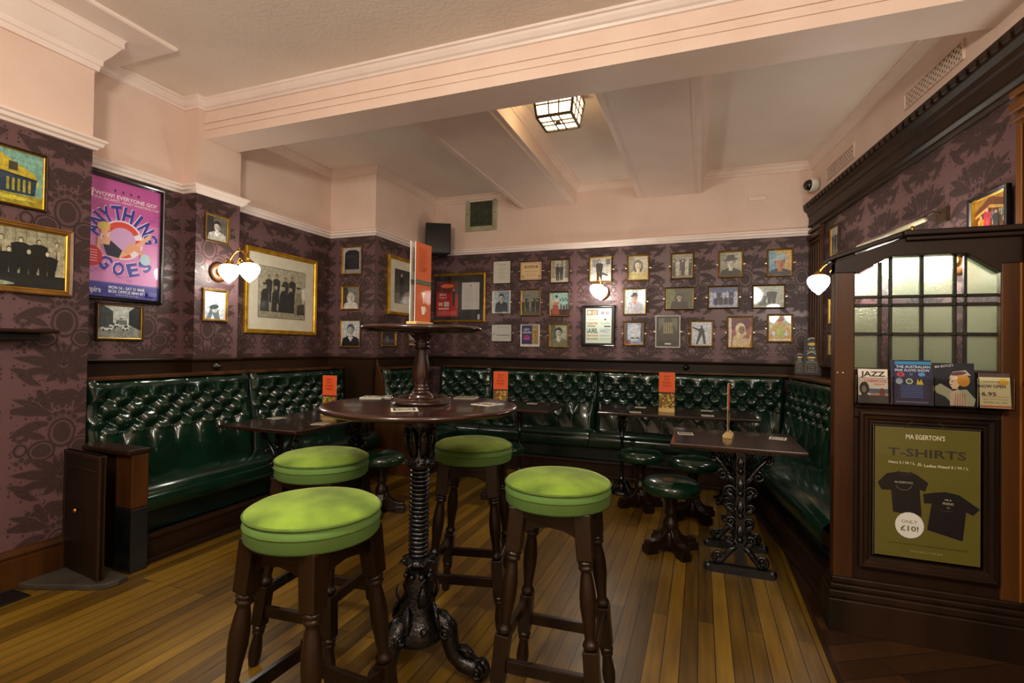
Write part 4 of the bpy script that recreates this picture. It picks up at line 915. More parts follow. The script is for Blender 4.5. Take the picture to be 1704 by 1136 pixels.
# ------------------------------------------------------------------ framed pictures
STY = {'gold': (M['oldgilt'], .015), 'goldd': (M['goldd'], .014), 'bronze': (M['bronze'], .013), 'white': (M['whitef'], .010), 'black': (M['blackf'], .020), 'slim': (M['bronze'], .007), 'wood': (M['sepiawood'], .028), 'wide': (M['gold'], .036), 'blackp': (M['blackf'], .024), 'bgold': (M['gold'], .022)}
def picture(pos, rz, w, h, style, shapes, label, group=None, mount=0, screws=False, name='framed_picture', inner=True, pm='photo', cat='picture', lip=None):
    r = empty(name, pos, rz, label, cat, group)
    mt, fw = STY[style]
    d = .018 if fw < .02 else .026
    mb = MB(); rect_mould(mb, -w/2, w/2, -h/2, h/2, [(0, 0), (0, d*.8), (fw*.25, d), (fw*.55, d*.8), (fw*.8, d*.85), (fw, d*.45), (fw, .002)]); mb.build('frame', mt, r)
    iw, ih = w-2*fw, h-2*fw
    if lip or (inner and style in ('gold', 'goldd', 'bronze')):
        mb = MB(); rect_mould(mb, -iw/2-.0005, iw/2+.0005, -ih/2-.0005, ih/2+.0005, [(0, .001), (0, d*.55), (.004, d*.45), (.0045, .001)]); mb.build('gilt_slip', M['gold'], r)
    if mount:
        MB().box(-iw/2, iw/2, -.005, -.001, -ih/2, ih/2).build('mount', M['mount'], r)
        mb = MB(); rect_mould(mb, -iw/2+mount-.004, iw/2-mount+.004, -ih/2+mount-.004, ih/2-mount+.004, [(0, .0049), (0, .0056), (.0035, .0056), (.004, .0049)]); mb.build('mount_line', M['blackf'], r)
    art('print', iw-2*mount, ih-2*mount, shapes, r, (0, -.0058 if mount else -.003, 0), pm)
    if screws:
        for q in (-1, 1): MB().ball((q*(w/2+.017), -.003, .0), .0065, 8, sc=(1, .6, 1)).box(min(q*w/2, q*(w/2+.02)), max(q*w/2, q*(w/2+.02)), -.002, 0, -.005, .005).build('mirror_plate', M['screw'], r)
    return r
BW = dict(skin='c8c4b8', hair='1c1b1a', cloth='2a2928')
back = [
 (-2.222, 2.197, .234, .275, 'slim', [('r', 0, 0, 1, 1, 'ccc9bb'), ('t', 'NIGHT BILL', .5, .84, .035, .5, '3a3a38', 0, .02)]+[('r', .5-.1-.07*((k*5) % 4), .74-.045*k, .5+.1+.07*((k*5) % 4), .748-.045*k, '7a786e') for k in range(14)], 'white typed notice in a thin dark frame, top left of the back wall rows'),
 (-1.857, 2.198, .275, .222, 'slim', [('r', 0, 0, 1, 1, 'c8a878'), ('r', .05, .07, .95, .93, '8a6a40'), ('r', .06, .08, .94, .92, 'd0b080'), ('p', [(.18, .66), (.82, .66), (.80, .80), (.20, .80)], '6a4a2c'), ('t', 'ENGLAND', .5, .73, .10, .5, 'd8bc8c', 0, .02), ('t', 'AMERICAN SHARE', .5, .48, .06, .6, '7a5a34'), ('t', 'One Dollar', .5, .34, .06, .4, '7a5a34'), ('r', .2, .22, .8, .235, '8a6a44'), ('e', .12, .2, .05, .07, '9a7a4c'), ('e', .88, .2, .05, .07, '9a7a4c')], 'cream and brown landscape certificate in a thin frame'),
 (-1.510, 2.180, .231, .278, 'bronze', [('r', 0, 0, 1, 1, 'a8a498'), ('r', 0, 0, 1, .2, 'c4c0b2'), ('r', .6, .2, .66, 1, '56544e'), ('r', .8, .2, 1, 1, '706e66'), ('r', .0, .2, .2, 1, '8a887e')]+figure(.36, .08, .78, '8a867c', '201f1e', '161514')+figure(.58, .10, .74, '9a968a', '2e2c2a', '161514'), 'black and white photograph of two standing figures in dark clothes'),
 (-1.046, 2.181, .261, .291, 'goldd', [('r', 0, 0, 1, 1, 'b4b2aa'), ('r', 0, 0, 1, .3, 'd0cec4'), ('r', .1, .6, .45, .95, '8a8880'), ('r', .75, .7, .95, .95, '5a5854')]+figure(.44, .05, .88, 'b8b4a8', '1c1b1b', '141313', wide=.2)+[('p', [(.5, .3), (.85, .22), (.84, .28), (.52, .4)], '3a3836')], 'black and white photograph of a seated figure in black above the wall light'),
 (-.641, 2.181, .237, .288, 'gold', portrait('b8b098', 'd8ccae', '3a3424', 'c8b878', bg2='8a866e', longhair=True, cy=.6), 'sepia portrait of a curly haired woman in a gilt frame'),
 (-2.223, 1.841, .227, .269, 'white', portrait('8aa4b0', 'c8ccc8', '2a3840', '24323e', bg2='b4c4c8', cy=.7, s=.85), 'blue tinted portrait of a person in a dark jacket in a pale frame'),
 (-1.859, 1.829, .252, .317, 'goldd', crowd('77776a', [(.32, 5, .42), (.14, 4, .48)], 'a8a694', '26281f', '55554a', 3, ('8a8a7c', .3)), 'dim black and white photograph of a street crowd'),
 (-1.510, 1.805, .242, .289, 'bronze', [('r', 0, 0, 1, 1, '8cb4b0'), ('r', 0, 0, 1, .28, '3a2420'), ('e', .3, .55, .16, .13, 'b87850'), ('p', [(.05, .05), (.5, .05), (.44, .46), (.15, .48)], 'a04a34'), ('e', .28, .66, .18, .07, 'c8b8a0'), ('p', [(.55, .1), (.62, .1), (.62, .5), (.55, .5)], '5a2018'), ('p', [(.7, .1), (.78, .1), (.78, .46), (.7, .46)], '2a1c1c'), ('p', [(.84, .1), (.93, .1), (.92, .5), (.85, .5)], '4a2a20'), ('p', [(.25, .85), (.35, .92), (.42, .80), (.3, .78)], '1c2422')]+[('r', .52+.09*k, .62+.08*(k % 2), .57+.09*k, .72+.08*(k % 2), '24302e') for k in range(5)], 'teal and red colour print with a conductor and dark figures'),
 (-.672, 1.819, .248, .293, 'goldd', portrait('bcd0d0', 'd8a890', '24221f', 'b8b4c0', hat='26262a', cy=.66, s=.7, collar='c87870'), 'pale blue print of a child in a dark hat, below the curly haired portrait'),
 (-2.216, 1.476, .268, .211, 'slim', [('r', 0, 0, 1, 1, 'c8cac2'), ('t', 'THEATRE ROYAL', .55, .84, .07, .6, '6a6a66'), ('t', '★' if False else '*', .12, .35, .3, .1, '2a2a2a'), ('t', 'STAR MUSICAL', .58, .36, .09, .66, '34343a', 0, .03)]+[('r', .08, .74-.07*k, .9-.06*(k % 3), .75-.07*k, '9a9c96') for k in range(5)]+[('r', .08, .2-.06*k, .92, .21-.06*k, '9a9c96') for k in range(2)], 'white printed theatre document, bottom left of the back wall rows'),
 (-1.858, 1.446, .230, .257, 'white', [('r', 0, 0, 1, 1, '2c2860'), ('r', 0, 0, 1, .08, 'c8c4c0'), ('r', .62, .08, 1, 1, 'a89868'), ('t', 'JUDY', .30, .80, .10, .34, 'dcd8e0', 0, .03), ('t', 'GARLAND', .32, .66, .09, .50, 'dcd8e0', 0, .03), ('e', .3, .40, .19, .13, '9a2a78'), ('r', .14, .33, .46, .37, 'd85aa8')]+figure(.80, .12, .78, 'c8a070', 'b08a3c', '5a4020'), 'purple concert poster with a golden figure at its right side'),
 (-1.515, 1.446, .235, .277, 'gold', portrait('a8ac94', 'c0c0a8', '2c2e24', '74785e', bg2='5c604c', cy=.62, s=1.1, collar='c8c8b4'), 'greenish black and white portrait of a smiling man, bottom row'),
 (-.676, 1.474, .225, .267, 'goldd', [('r', 0, 0, 1, 1, '9ab0c8'), ('e', .5, .55, .34, .4, 'c8d0d8'), ('r', 0, 0, .14, 1, '3c4a6a'), ('r', .86, 0, 1, 1, '3a4258'), ('r', .3, .28, .8, .31, '2a2c44'), ('e', .42, .3, .06, .04, '2a2c44'), ('e', .7, .3, .05, .04, '2a2c44'), ('r', .0, 0, .3, .2, '7a2838'), ('r', .3, 0, 1, .14, '8a90b0')], 'pale blue abstract looking colour print, bottom row right of the bill'),
 (-.189, 2.184, .232, .279, 'goldd', crowd('9a9684', [(.30, 6, .62), (.10, 5, .68)], 'c0bca8', '2e2c26', '8a8674', 5, ('d0ccba', .25)), 'black and white photograph of a group of men, top row'),
 (.277, 2.181, .236, .278, 'gold', portrait('a4a690', 'c8c6b0', '2a2a24', '1e1e1b', hat='181816', cy=.56, s=1.08, bg2='8a8c78'), 'portrait of a person in a wide dark hat, top row of the back wall'),
 (.722, 2.175, .233, .277, 'gold', portrait('c8a870', 'c87040', '3a1c14', '28303a', hat='9ab4b8', cy=.52, s=1.2, bg2='6aa0b8'), 'bright painted portrait of a laughing man in a pale cap, top right'),
 (-.214, 1.842, .297, .242, 'bronze', portrait('44503a', 'a89c78', '16180f', '181a14', cy=.56, s=.7, bg2='6a7848', longhair=True), 'dark green landscape print of a long haired face'),
 (.210, 1.847, .297, .235, 'bronze', crowd('4a5a86', [(.42, 7, .4), (.12, 6, .46)], 'c0cce0', '161c30', '9aaac8', 8, ('b8c8e8', .35), 1.28), 'blue tinted landscape photograph of a crowd on a street'),
 (.624, 1.844, .298, .240, 'bronze', [('r', 0, 0, 1, 1, 'b4beb0'), ('r', 0, 0, 1, .2, '8a968c')]+figure(.28, .1, .56, 'c8ccc0', '2c3434', '1a2020', wide=.3, asp=1.25)+figure(.60, .08, .8, 'c4c8bc', '1e2828', '1a2020', wide=.22, asp=1.25)+[('r', .14, .1, .44, .24, '46504c'), ('r', .8, .2, .95, .6, 'a0aa9c')], 'grey green landscape photograph of a seated and a standing man'),
 (-.327, 1.496, .251, .338, 'white', [('r', 0, 0, 1, 1, '161a14'), ('r', .1, .2, .9, .95, '5e6450'), ('p', [(.1, .5), (.3, .8), (.36, .95), (.64, .95), (.7, .8), (.9, .5), (.9, .2), (.1, .2)], '2c3026'), ('r', .28, .45, .72, .80, '8e8c5c'), ('r', .12, .4, .88, .45, '3c4034')]+[('r', .30+.09*k, .47, .33+.09*k, .78, '343828') for k in range(5)]+[('r', .36, .07, .64, .12, 'c8c4b4')], 'black poster of a theatre front in a white frame, bottom row'),
 (.007, 1.475, .228, .278, 'gold', [('r', 0, 0, 1, 1, 'ccd6dc'), ('p', [(0, .55), (.4, .62), (1, .5), (1, .56), (.4, .68), (0, .6)], 'aab8c2'), ('r', 0, 0, 1, .1, 'b4c0c8'), ('p', [(.22, .05), (.30, .05), (.52, .46), (.60, .05 + .02), (.72, .08), (.62, .66), (.56, .74), (.44, .74), (.36, .70), (.04, .80), (.04, .75), (.38, .60)], '20303a'), ('e', .5, .79, .055, .055, '3a3a38')], 'print of a man in a dark suit standing with legs apart on pale blue'),
 (.367, 1.489, .244, .329, 'gold', [('r', 0, 0, 1, 1, '9a5a54'), ('e', .5, .8, .5, .25, '6a2a34'), ('p', [(.15, .0), (.9, .0), (1, .4), (.75, .52), (.4, .5), (.2, .3)], 'd0b888'), ('e', .52, .62, .22, .20, 'e0cca0'), ('e', .58, .58, .13, .14, '8a6a54'), ('p', [(.6, .3), (.9, .55), (.95, .3)], '9a6a50'), ('e', .54, .6, .02, .012, '2a1414'), ('e', .64, .6, .02, .012, '2a1414'), ('r', 0, 0, .14, 1, 'dcd0c8')], 'sepia and pink picture of a figure in a pale hood, bottom row'),
 (.726, 1.530, .230, .283, 'gold', [('r', 0, 0, 1, 1, 'c4cca8'), ('p', [(.02, .1), (.98, .1), (.92, .5), (.66, .66), (.34, .66), (.1, .5)], 'd89a3a'), ('p', [(.3, .14), (.7, .14), (.68, .6), (.32, .6)], 'b8bc58'), ('e', .5, .8, .17, .17, 'd8a070'), ('e', .5, .86, .18, .1, 'a85a34'), ('e', .22, .3, .09, .12, 'd0d4d0'), ('e', .8, .3, .09, .12, 'd0d4d0'), ('r', 0, 0, 1, .1, 'dcd4c0')], 'orange and green painting of a figure, far right of the bottom row'),
]
G = 'framed pictures on the back wall'
for (x, z, w, h, stl, sh, lb) in back:
    picture((x, 5.548, z), 0, w, h, stl, sh, lb, G, screws=True, pm='print' if stl == 'slim' else 'photo')
bill = [('r', 0, 0, 1, 1, 'cfe0cc'), ('r', .04, .80, .48, .97, '8a7a6a'), ('e', .14, .88, .08, .06, 'c8b8a0'), ('e', .34, .87, .09, .07, 'b49a84'), ('r', .54, .80, .97, .95, 'c8b8b8'), ('e', .66, .87, .07, .05, '8a8088'), ('e', .84, .87, .07, .05, '9a8a90'),
   ('t', 'THIS SEASON', .26, .68, .03, .4, 'c06a60', 0, .01), ('t', 'THEATRE', .26, .57, .055, .42, 'c04a3a', 0, .03), ('t', 'STAN', .22, .49, .05, .3, '2c2c34', 0, .03), ('t', 'LAUREL', .26, .36, .13, .42, '24242c', 0, .03), ('t', 'OLIVER', .76, .57, .05, .36, '8a94b0', 0, .02), ('t', 'HARDY', .76, .36, .12, .40, '8a94b8', 0, .02), ('t', 'BAND WAGON', .27, .22, .05, .44, 'c05a3a', 0, .02), ('t', 'BROTHERS', .27, .12, .05, .44, '8a4a34', 0, .02), ('t', 'VARIETY', .76, .22, .05, .4, 'a8a4c0', 0, .02), ('t', 'TWICE NIGHTLY', .76, .12, .035, .4, '9a9ab4', 0, .01), ('p', [(.7, .66), (.76, .72), (.82, .66)], '3a4458'), ('r', .72, .46, .96, .50, '4a5468')]
last = picture((-1.062, 5.548, 1.559), 0, .370, .449, 'black', [('r', 0, 0, 1, 1, '101210')]+[], 'black framed theatre bill printed in red and black under the back wall light', G, pm='print')
art('bill', .285, .385, bill, last, (0, -.0045, 0), 'print')

# pillar
for (x, z, w, h, stl, sh, lb) in [
 (-3.408, 2.184, .252, .302, 'gold', [('r', 0, 0, 1, 1, 'b0b0b4'), ('p', [(.08, .1), (.92, .1), (.9, .82), (.7, .9), (.3, .9), (.1, .8)], '17161c'), ('r', 0, 0, 1, .16, '8a8a8c')]+[('r', .16+.1*k, .6, .2+.1*k, .7, '3c3b44') for k in range(7)], 'photograph of a dark round building, top of three on the pillar'),
 (-3.418, 1.795, .234, .260, 'gold', portrait('70706a', 'd0ccc4', 'c0b8a4', 'd4d0ca', bg2='2a2a28', cy=.52, s=.95, longhair=True), 'black and white portrait of a fair haired woman, middle of three on the pillar'),
 (-3.410, 1.424, .262, .296, 'goldd', portrait('c4c8cc', 'b8bab8', '4a4a4c', '17181c', cy=.62, s=1.05, collar='d0d0d0'), 'portrait of a man in a dark suit, lowest of three on the pillar')]:
    picture((x, 4.308, z), 0, w, h, stl, sh, lb, 'pictures on the pillar')
RL = PI/2
picture((-3.128, 4.83, 1.96), RL, .60, .64, 'wide', [('r', 0, 0, 1, 1, '6a6658'), ('r', 0, .3, 1, 1, '3c3a34')]+figure(.4, .08, .86, 'b8b09a', '14130f', '14130f')+[('p', [(.5, .05), (.95, .05), (.86, .4), (.6, .34)], 'a89c80')], 'gilt framed photograph with a cream mount on the side of the pillar', mount=.10)
picture((-3.128, 4.57, 1.375), RL, .28, .165, 'gold', [('r', 0, 0, 1, 1, '2c2830'), ('r', .1, .15, .9, .5, '5a5660'), ('e', .4, .5, .12, .25, '7a7680')], 'small dark landscape photograph low on the side of the pillar', 'small low pictures on the pillar side')
picture((-3.128, 5.05, 1.375), RL, .20, .15, 'gold', [('r', 0, 0, 1, 1, 'b8b4a8'), ('r', .1, .15, .9, .5, '5a5660')], 'small pale photograph low on the pillar side nearest the corner', 'small low pictures on the pillar side')
# double gilt frame in the corner of the back wall
r = picture((-2.792, 5.546, 1.904), 0, .733, .596, 'bgold', [('r', 0, 0, 1, 1, '0b0a0d')], 'wide gilt frame with red poster and white letter on black in the back corner', lip=True)
art('red_poster', .30, .44, [('r', 0, 0, 1, 1, 'a81c1c'), ('p', [(0, .7), (1, .62), (1, 1), (0, 1)], '5a1210'), ('e', .5, .86, .3, .06, 'd8642a'), ('t', 'BING', .3, .62, .05, .3, 'e8d0c0', 0, .02), ('t', 'Theatre', .3, .54, .05, .36, 'e8d0c0'), ('r', .1, .30, .3, .4, 'd8a090'), ('r', .36, .28, .6, .42, 'c8b0b0'), ('r', .06, .04, .94, .16, 'c05050'), ('r', .1, .2, .6, .25, 'e0a8a0')]+figure(.8, .3, .5, 'c09880', '161214', '14100f'), r, (-.155, -.0045, -.01), 'print')
art('letter', .235, .33, [('r', 0, 0, 1, 1, 'c4c2bc'), ('e', .5, .88, .04, .03, 'b03a3a')]+[('r', .12, .74-.06*k, .88-.1*(k % 3 == 2), .748-.06*k, '8e8c88') for k in range(9)]+[('r', .12, .12, .4, .13, '3a3a4a')], r, (.165, -.0045, .02), 'print')
art('ticket', .03, .06, [('r', 0, 0, 1, 1, 'b8b8c4')], r, (.275, -.0045, -.235), 'print')

# poster wall, pier and the big gilt photograph
GP = [('r', 0, 0, 1, 1, 'c05aa0'), ('r', 0, .12, 1, .5, 'cf86be'), ('r', 0, .5, 1, .68, 'c878b4'), ('r', 0, 0, 1, .12, '3e3c8e'), ('r', 0, .115, 1, .125, '6a58a8')]
GP += [('p', [(x+.022*math.cos(PI/2+k*PI/5)*(1 if k % 2 == 0 else .4), .915+.02*math.sin(PI/2+k*PI/5)*(1 if k % 2 == 0 else .4)) for k in range(10)], '4a2a34') for x in (.40, .50, .60, .70)]
GP += [('t', "'WOW! EVERYONE GO!'", .55, .865, .034, .80, 'f0e0ea', 0, .02), ('t', 'JOYOUS, ESCAPIST, HEART-WARMING FUN', .52, .828, .022, .92, 'e8d0e0', 0, .015)]
cx, cy, R_ = .50, .50, .385
asp = .63
for k, ch in enumerate('ANYTHING'):
    a = rad(164-148*k/7); ro = a-PI/2
    for col, dx, dy in (('f0e8f4', -.008, .004), ('2a3a94', 0, 0)): GP.append(('t', ch, cx+R_*math.cos(a)+dx, cy-.01+R_*1.0*asp*math.sin(a)+dy, .125, (.135 if ch != 'I' else .04), col, math.degrees(ro), .035))
for k, ch in enumerate('GOES'):
    a = rad(232+82*k/3); 
    for col, dx, dy in (('f0e8f4', -.008, .004), ('3c3c9a', 0, 0)): GP.append(('t', ch, cx+.03+R_*math.cos(a)+dx, cy-.03+R_*.92*asp*math.sin(a)+dy, .115, .145, col, math.degrees(a)-270, .035))
GP += [('e', cx, cy, .27, .27*asp, 'e8d8e8'), ('a', cx, cy, .205, .078, 0, 359.9, 'd4483c'), ('a', cx, cy, .205, .078, 10, 30, 'e8dce0'), ('a', cx, cy, .205, .078, 150, 175, 'e8dce0'), ('a', cx, cy, .205, .078, 300, 325, 'e8dce0'), ('e', cx, cy, .17, .17*asp, 'c8a0cc')]
GP += [('p', [(.30, .40), (.44, .38), (.56, .43), (.70, .50), (.86, .60), (.89, .585), (.74, .47), (.62, .40), (.46, .335), (.32, .34)], 'e0a888'), ('p', [(.50, .40), (.62, .50), (.68, .48), (.80, .405), (.90, .40), (.90, .385), (.78, .375), (.66, .43), (.56, .385)], 'd89c7c'),
       ('p', [(.24, .47), (.36, .48), (.50, .41), (.46, .34), (.32, .35)], '25243a'), ('p', [(.22, .44), (.28, .52), (.36, .50), (.34, .44)], 'e0a888'), ('e', .29, .56, .055, .045, 'e4b090'), ('e', .27, .595, .08, .035, 'd8b868', 15), ('e', .33, .555, .012, .006, 'b03030'), ('p', [(.2, .5), (.23, .5), (.24, .36), (.19, .36)], 'e0a888'), ('e', .80, .36, .07, .05, 'a8c4d4')]
GP += [('e', .13, .33, .13, .13*asp*1.05, 'c8343c')]+[('r', .06, .375-.022*k, .20, .382-.022*k, 'e8b0b4') for k in range(5)]
rr = random.Random(4)
for k in range(26):                                     # scattered signatures
    x, y = rr.choice([(rr.uniform(.05, .25), rr.uniform(.2, .28)), (rr.uniform(.8, .95), rr.uniform(.68, .85)), (rr.uniform(.05, .95), rr.uniform(.74, .80)), (rr.uniform(.3, .6), rr.uniform(.145, .19))])
    pts = [(x+i*.012, y+rr.uniform(-.014, .014)) for i in range(6)]
    GP += [('p', [pts[i], pts[i+1], (pts[i+1][0], pts[i+1][1]+.003), (pts[i][0], pts[i][1]+.003)], '5a3a78') for i in range(5)]
GP += [('t', 'empire', .14, .055, .05, .2, 'd8d8ec', 0, .02), ('t', 'MON 16 - SAT 21 MAR', .56, .082, .026, .46, 'e0e0f0', 0, .02), ('t', 'BOX OFFICE 0844 871', .56, .048, .026, .46, 'e0e0f0', 0, .02), ('t', 'THEATRE ROYAL', .56, .02, .014, .3, 'c0c0e0'), ('r', .84, .03, .96, .07, '5a5aa8')]
picture((-3.698, 2.262, 1.992), RL, .55, .83, 'blackp', GP, 'tall pink musical poster reading ANYTHING GOES in a black frame', pm='posterprint', name='framed_poster', cat='poster')
street = [('r', 0, 0, 1, 1, 'c4ccc4'), ('r', 0, 0, 1, .36, '8a9088'), ('p', [(0, .3), (.34, .42), (.34, .82), (.1, 1), (0, 1)], '3c4440'), ('p', [(.7, .42), (1, .25), (1, 1), (.86, 1), (.7, .84)], '242a28'), ('r', .42, .42, .66, .56, '6a726c'), ('e', .52, .6, .05, .02, '4a524c')]
for x, y, w in ((.2, .30, .14), (.34, .38, .09), (.42, .42, .05), (.62, .32, .08)): street += [('e', x, y, w, .05, 'dce0d8'), ('e', x+.01, y+.05, w*.6, .04, '4a504c'), ('e', x-w*.5, y-.05, .02, .03, '1c1e1d'), ('e', x+w*.5, y-.05, .02, .03, '1c1e1d')]
picture((-3.698, 2.262, 1.435), RL, .302, .248, 'bronze', street, 'black and white photograph of cars in a street, below the pink poster', lip=True)
picture((-3.558, 2.863, 2.196), RL, .212, .222, 'goldd', portrait('5a5a56', 'c8c4ba', '1c1b1a', 'b4b2aa', cy=.58, s=.95, bg2='2c2b2a', collar='e0ded6'), 'black and white portrait of a dark haired man, above the left wall light', 'portraits on the pier')
picture((-3.558, 2.858, 1.598), RL, .215, .252, 'gold', [('r', 0, 0, 1, 1, 'cfd8de'), ('r', .5, .3, .62, 1, 'a4b4c0'), ('p', [(.1, 0), (.75, 0), (.66, .36), (.3, .4)], '6a7a86'), ('e', .5, .36, .14, .12, 'c0b8b0'), ('e', .46, .44, .22, .08, '3c4850', 10), ('p', [(.3, 0), (.4, .2), (.5, .0)], 'dce4e8')], 'pale blue print of a person in a hat, below the left wall light', 'portraits on the pier')
bigp = [('r', 0, 0, 1, 1, 'b4ad92'), ('r', 0, 0, 1, .2, '9c957a'), ('r', 0, .2, 1, .24, 'a69f84')]
for i, x in enumerate((.2, .36, .55, .70)): bigp += figure(x, .30, .56+.03*(i % 2), 'a89f86', '2c2a22', '3a362c', wide=.13, asp=1.15)
for i, (x, c) in enumerate(((.12, '26241d'), (.34, '2e2b23'), (.50, '191813'), (.66, '211f19'), (.84, '8e866c'))): bigp += [('p', [(x-.09, .12), (x+.09, .12), (x+.07, .48), (x+.03, .56), (x-.03, .56), (x-.07, .48)], c), ('e', x, .61, .035, .05, 'b0a78c'), ('e', x, .66, .05, .02, '26241c')]
bigp += [('p', [(.8, .1), (.98, .1), (.98, .34), (.82, .30)], '3a362b'), ('e', .38, .22, .02, .08, 'a8a088')]
picture((-3.698, 3.675, 1.775), RL, .862, .762, 'wide', bigp, 'large gilt framed sepia photograph of a family group on the left wall', mount=.115, lip=True)
colr = [('r', 0, 0, 1, 1, '7ab0a0'), ('p', [(0, .45), (.95, .40), (.9, .62), (.5, .9), (0, 1)], 'c4b028'), ('p', [(0, .16), (.9, .22), (.92, .52), (0, .62)], '1e3a52'), ('r', .05, .26, .22, .5, 'd8c040'), ('r', .3, .28, .5, .46, 'c8b838'), ('r', 0, 0, 1, .2, 'a89a24'), ('e', .6, .12, .3, .04, 'd0c848'), ('p', [(0, .6), (.92, .5), (.92, .53), (0, .64)], '14202c')]
colr += [('r', .30, .68, .40, .86, '2c3020'), ('r', .60, .62, .70, .78, '3c3a20')]+[('r', .58+.06*k, .25, .61+.06*k, .48, 'a8a030') for k in range(5)]
picture((-3.368, 1.47, 2.155), RL, .40, .31, 'blackf' if False else 'bronze', colr, 'colourful yellow and blue print of an old pub front in a dark frame', lip=True)
sep = [('r', 0, 0, 1, 1, 'c4bfa0'), ('r', .0, .55, 1, 1, 'a8a486')]+[('r', .04+.08*k, .55, .048+.08*k, 1, '8a866c') for k in range(12)]
for i in range(7): sep += figure(.08+.14*i, .30, .56, 'c8c2a6', '1c1e18' if i % 3 else 'b0aa8c', '24241c', wide=.13, asp=1.78)
for i in range(6): sep += figure(.12+.145*i, .10, .58, 'd0caae', '15170f', '20201a', wide=.15, asp=1.78)
sep += [('r', 0, 0, 1, .24, '191c16'), ('e', .3, .06, .3, .05, 'a0a890')]
picture((-3.368, 1.485, 1.737), RL, .62, .372, 'wood', sep, 'wide sepia photograph of women in dark dresses in brown frame', lip=True)
# right wall pictures
for (y, z, w, h, sh, lb, off) in [(4.97, 2.25, .20, .27, crowd('a8a8a0', [(.1, 3, .8)], 'c0b8b0', '2c3a52', '8a8a84', 2, ('3a78a8', .4)), 'small dark framed picture of people in blue, highest behind the right wall light', 0),
        (5.0, 1.66, .19, .24, crowd('6a6058', [(.1, 2, .8)], 'a89a8c', '2a2624', '4a4038', 4), 'small dark framed picture of two people below the right wall light', 0),
        (5.0, 1.37, .19, .20, crowd('b8bcb4', [(.1, 3, .75)], 'c8c0b8', '5a5e5c', 'a0a49c', 6), 'small pale framed picture lowest behind the partition post', 0)]:
    p = rwp(y, .002); picture((p.x, p.y, z), RA, w, h, 'bronze', sh, lb, 'small pictures on the right wall')
barp = [('r', 0, 0, 1, 1, '6a3414'), ('p', [(0, .7), (.5, 1), (1, .8), (1, 1), (0, 1)], 'a87a2c'), ('p', [(.05, .55), (.5, .72), (.95, .6), (.95, .66), (.5, .8), (.05, .62)], 'd8a84a'), ('r', .5, .3, .98, .6, '3c2418')]
barp += [('r', .52+.05*k, .45, .545+.05*k, .62, ['c8c8a8', '8aa8b8', 'd8b868'][k % 3]) for k in range(9)]+[('r', .52+.05*k, .3, .545+.05*k, .42, ['a84a2a', 'd8d0b0', '5a7a5a'][k % 3]) for k in range(9)]
barp += figure(.42, .05, .72, 'e0a888', 'c42a44', 'b86a2c')+figure(.24, .02, .6, 'e0a888', 'd8902c', '5a2a18')+figure(.68, .05, .6, 'd89a78', '1e2430', '1c1410')+[('e', .15, .2, .08, .03, 'c8a040'), ('p', [(.3, .02), (.55, .02), (.5, .2), (.36, .22)], 'd83a5a')]
p = rwp(3.02, .02); picture((p.x, p.y, 1.955), RA, .275, .235, 'black', barp, 'bright painting of a busy bar scene standing above the partition cornice', lip=True)

# ------------------------------------------------------------------ wall and ceiling fittings
r = empty('loudspeaker', (-2.95, 5.30, 2.585), rad(28), 'black loudspeaker hung in the back corner beside the air vent', 'loudspeaker')
MB().add([(-.15, -.10, -.19), (.15, -.10, -.19), (.09, .10, -.19), (-.09, .10, -.19), (-.15, -.10, .17), (.15, -.10, .17), (.09, .10, .19), (-.09, .10, .19)], [(0, 1, 2, 3), (7, 6, 5, 4), (0, 4, 5, 1), (1, 5, 6, 2), (2, 6, 7, 3), (3, 7, 4, 0)]).build('cabinet', M['blackp'], r, bevel=.008)
MB().box(-.138, .138, -.108, -.099, -.178, .158).build('grille', M['blackf'], r, bevel=.004)
MB().bar((0, .10, 0), (-.02, .22, .0), .03, .05).build('bracket', M['blackp'], r)
r = empty('air_vent', (-2.503, 5.55, 2.922), 0, 'grey green louvred air vent high on the back wall beside the loudspeaker', 'air vent')
mb = MB(); rect_mould(mb, -.208, .208, -.215, .215, [(0, 0), (0, .012), (.012, .018), (.055, .018), (.062, .010), (.062, .0)]); mb.build('vent_frame', M['green_metal'], r)
MB().box(-.15, .15, -.004, .0, -.155, .155).build('backing', M['ventdark'], r)
mb = MB()
for k in range(18): z = -.147+.0172*k; mb.add([(-.146, -.004, z), (.146, -.004, z), (.146, -.015, z+.012), (-.146, -.015, z+.012), (-.146, -.003, z+.002), (.146, -.003, z+.002), (.146, -.014, z+.014), (-.146, -.014, z+.014)], [(0, 1, 2, 3), (7, 6, 5, 4), (0, 3, 7, 4), (1, 5, 6, 2), (2, 6, 7, 3), (0, 4, 5, 1)])
mb.build('louvres', M['ventdark'], r)
for q in (-1, 1):
    for z in (-.18, 0, .18): MB().ball((q*.18, -.018, z), .007, 8).build('screw', M['ventdark'], r)
p = rwp(5.42, 0); r = empty('security_camera', (1.0, 5.40, 2.87), RA+rad(10), 'small black and cream dome camera high in the back right corner', 'security camera')
MB().lathe([(.062, 0), (.064, -.02), (.060, -.05), (.052, -.062)], 24, Matrix.Rotation(-PI/2, 4, 'X')).build('housing', M['card'], r)
r.children[0].scale = (1, -1, 1) if False else (1, 1, 1)
MB().ball((0, -.062, 0), .052, 20).build('dome', M['blackf'], r)
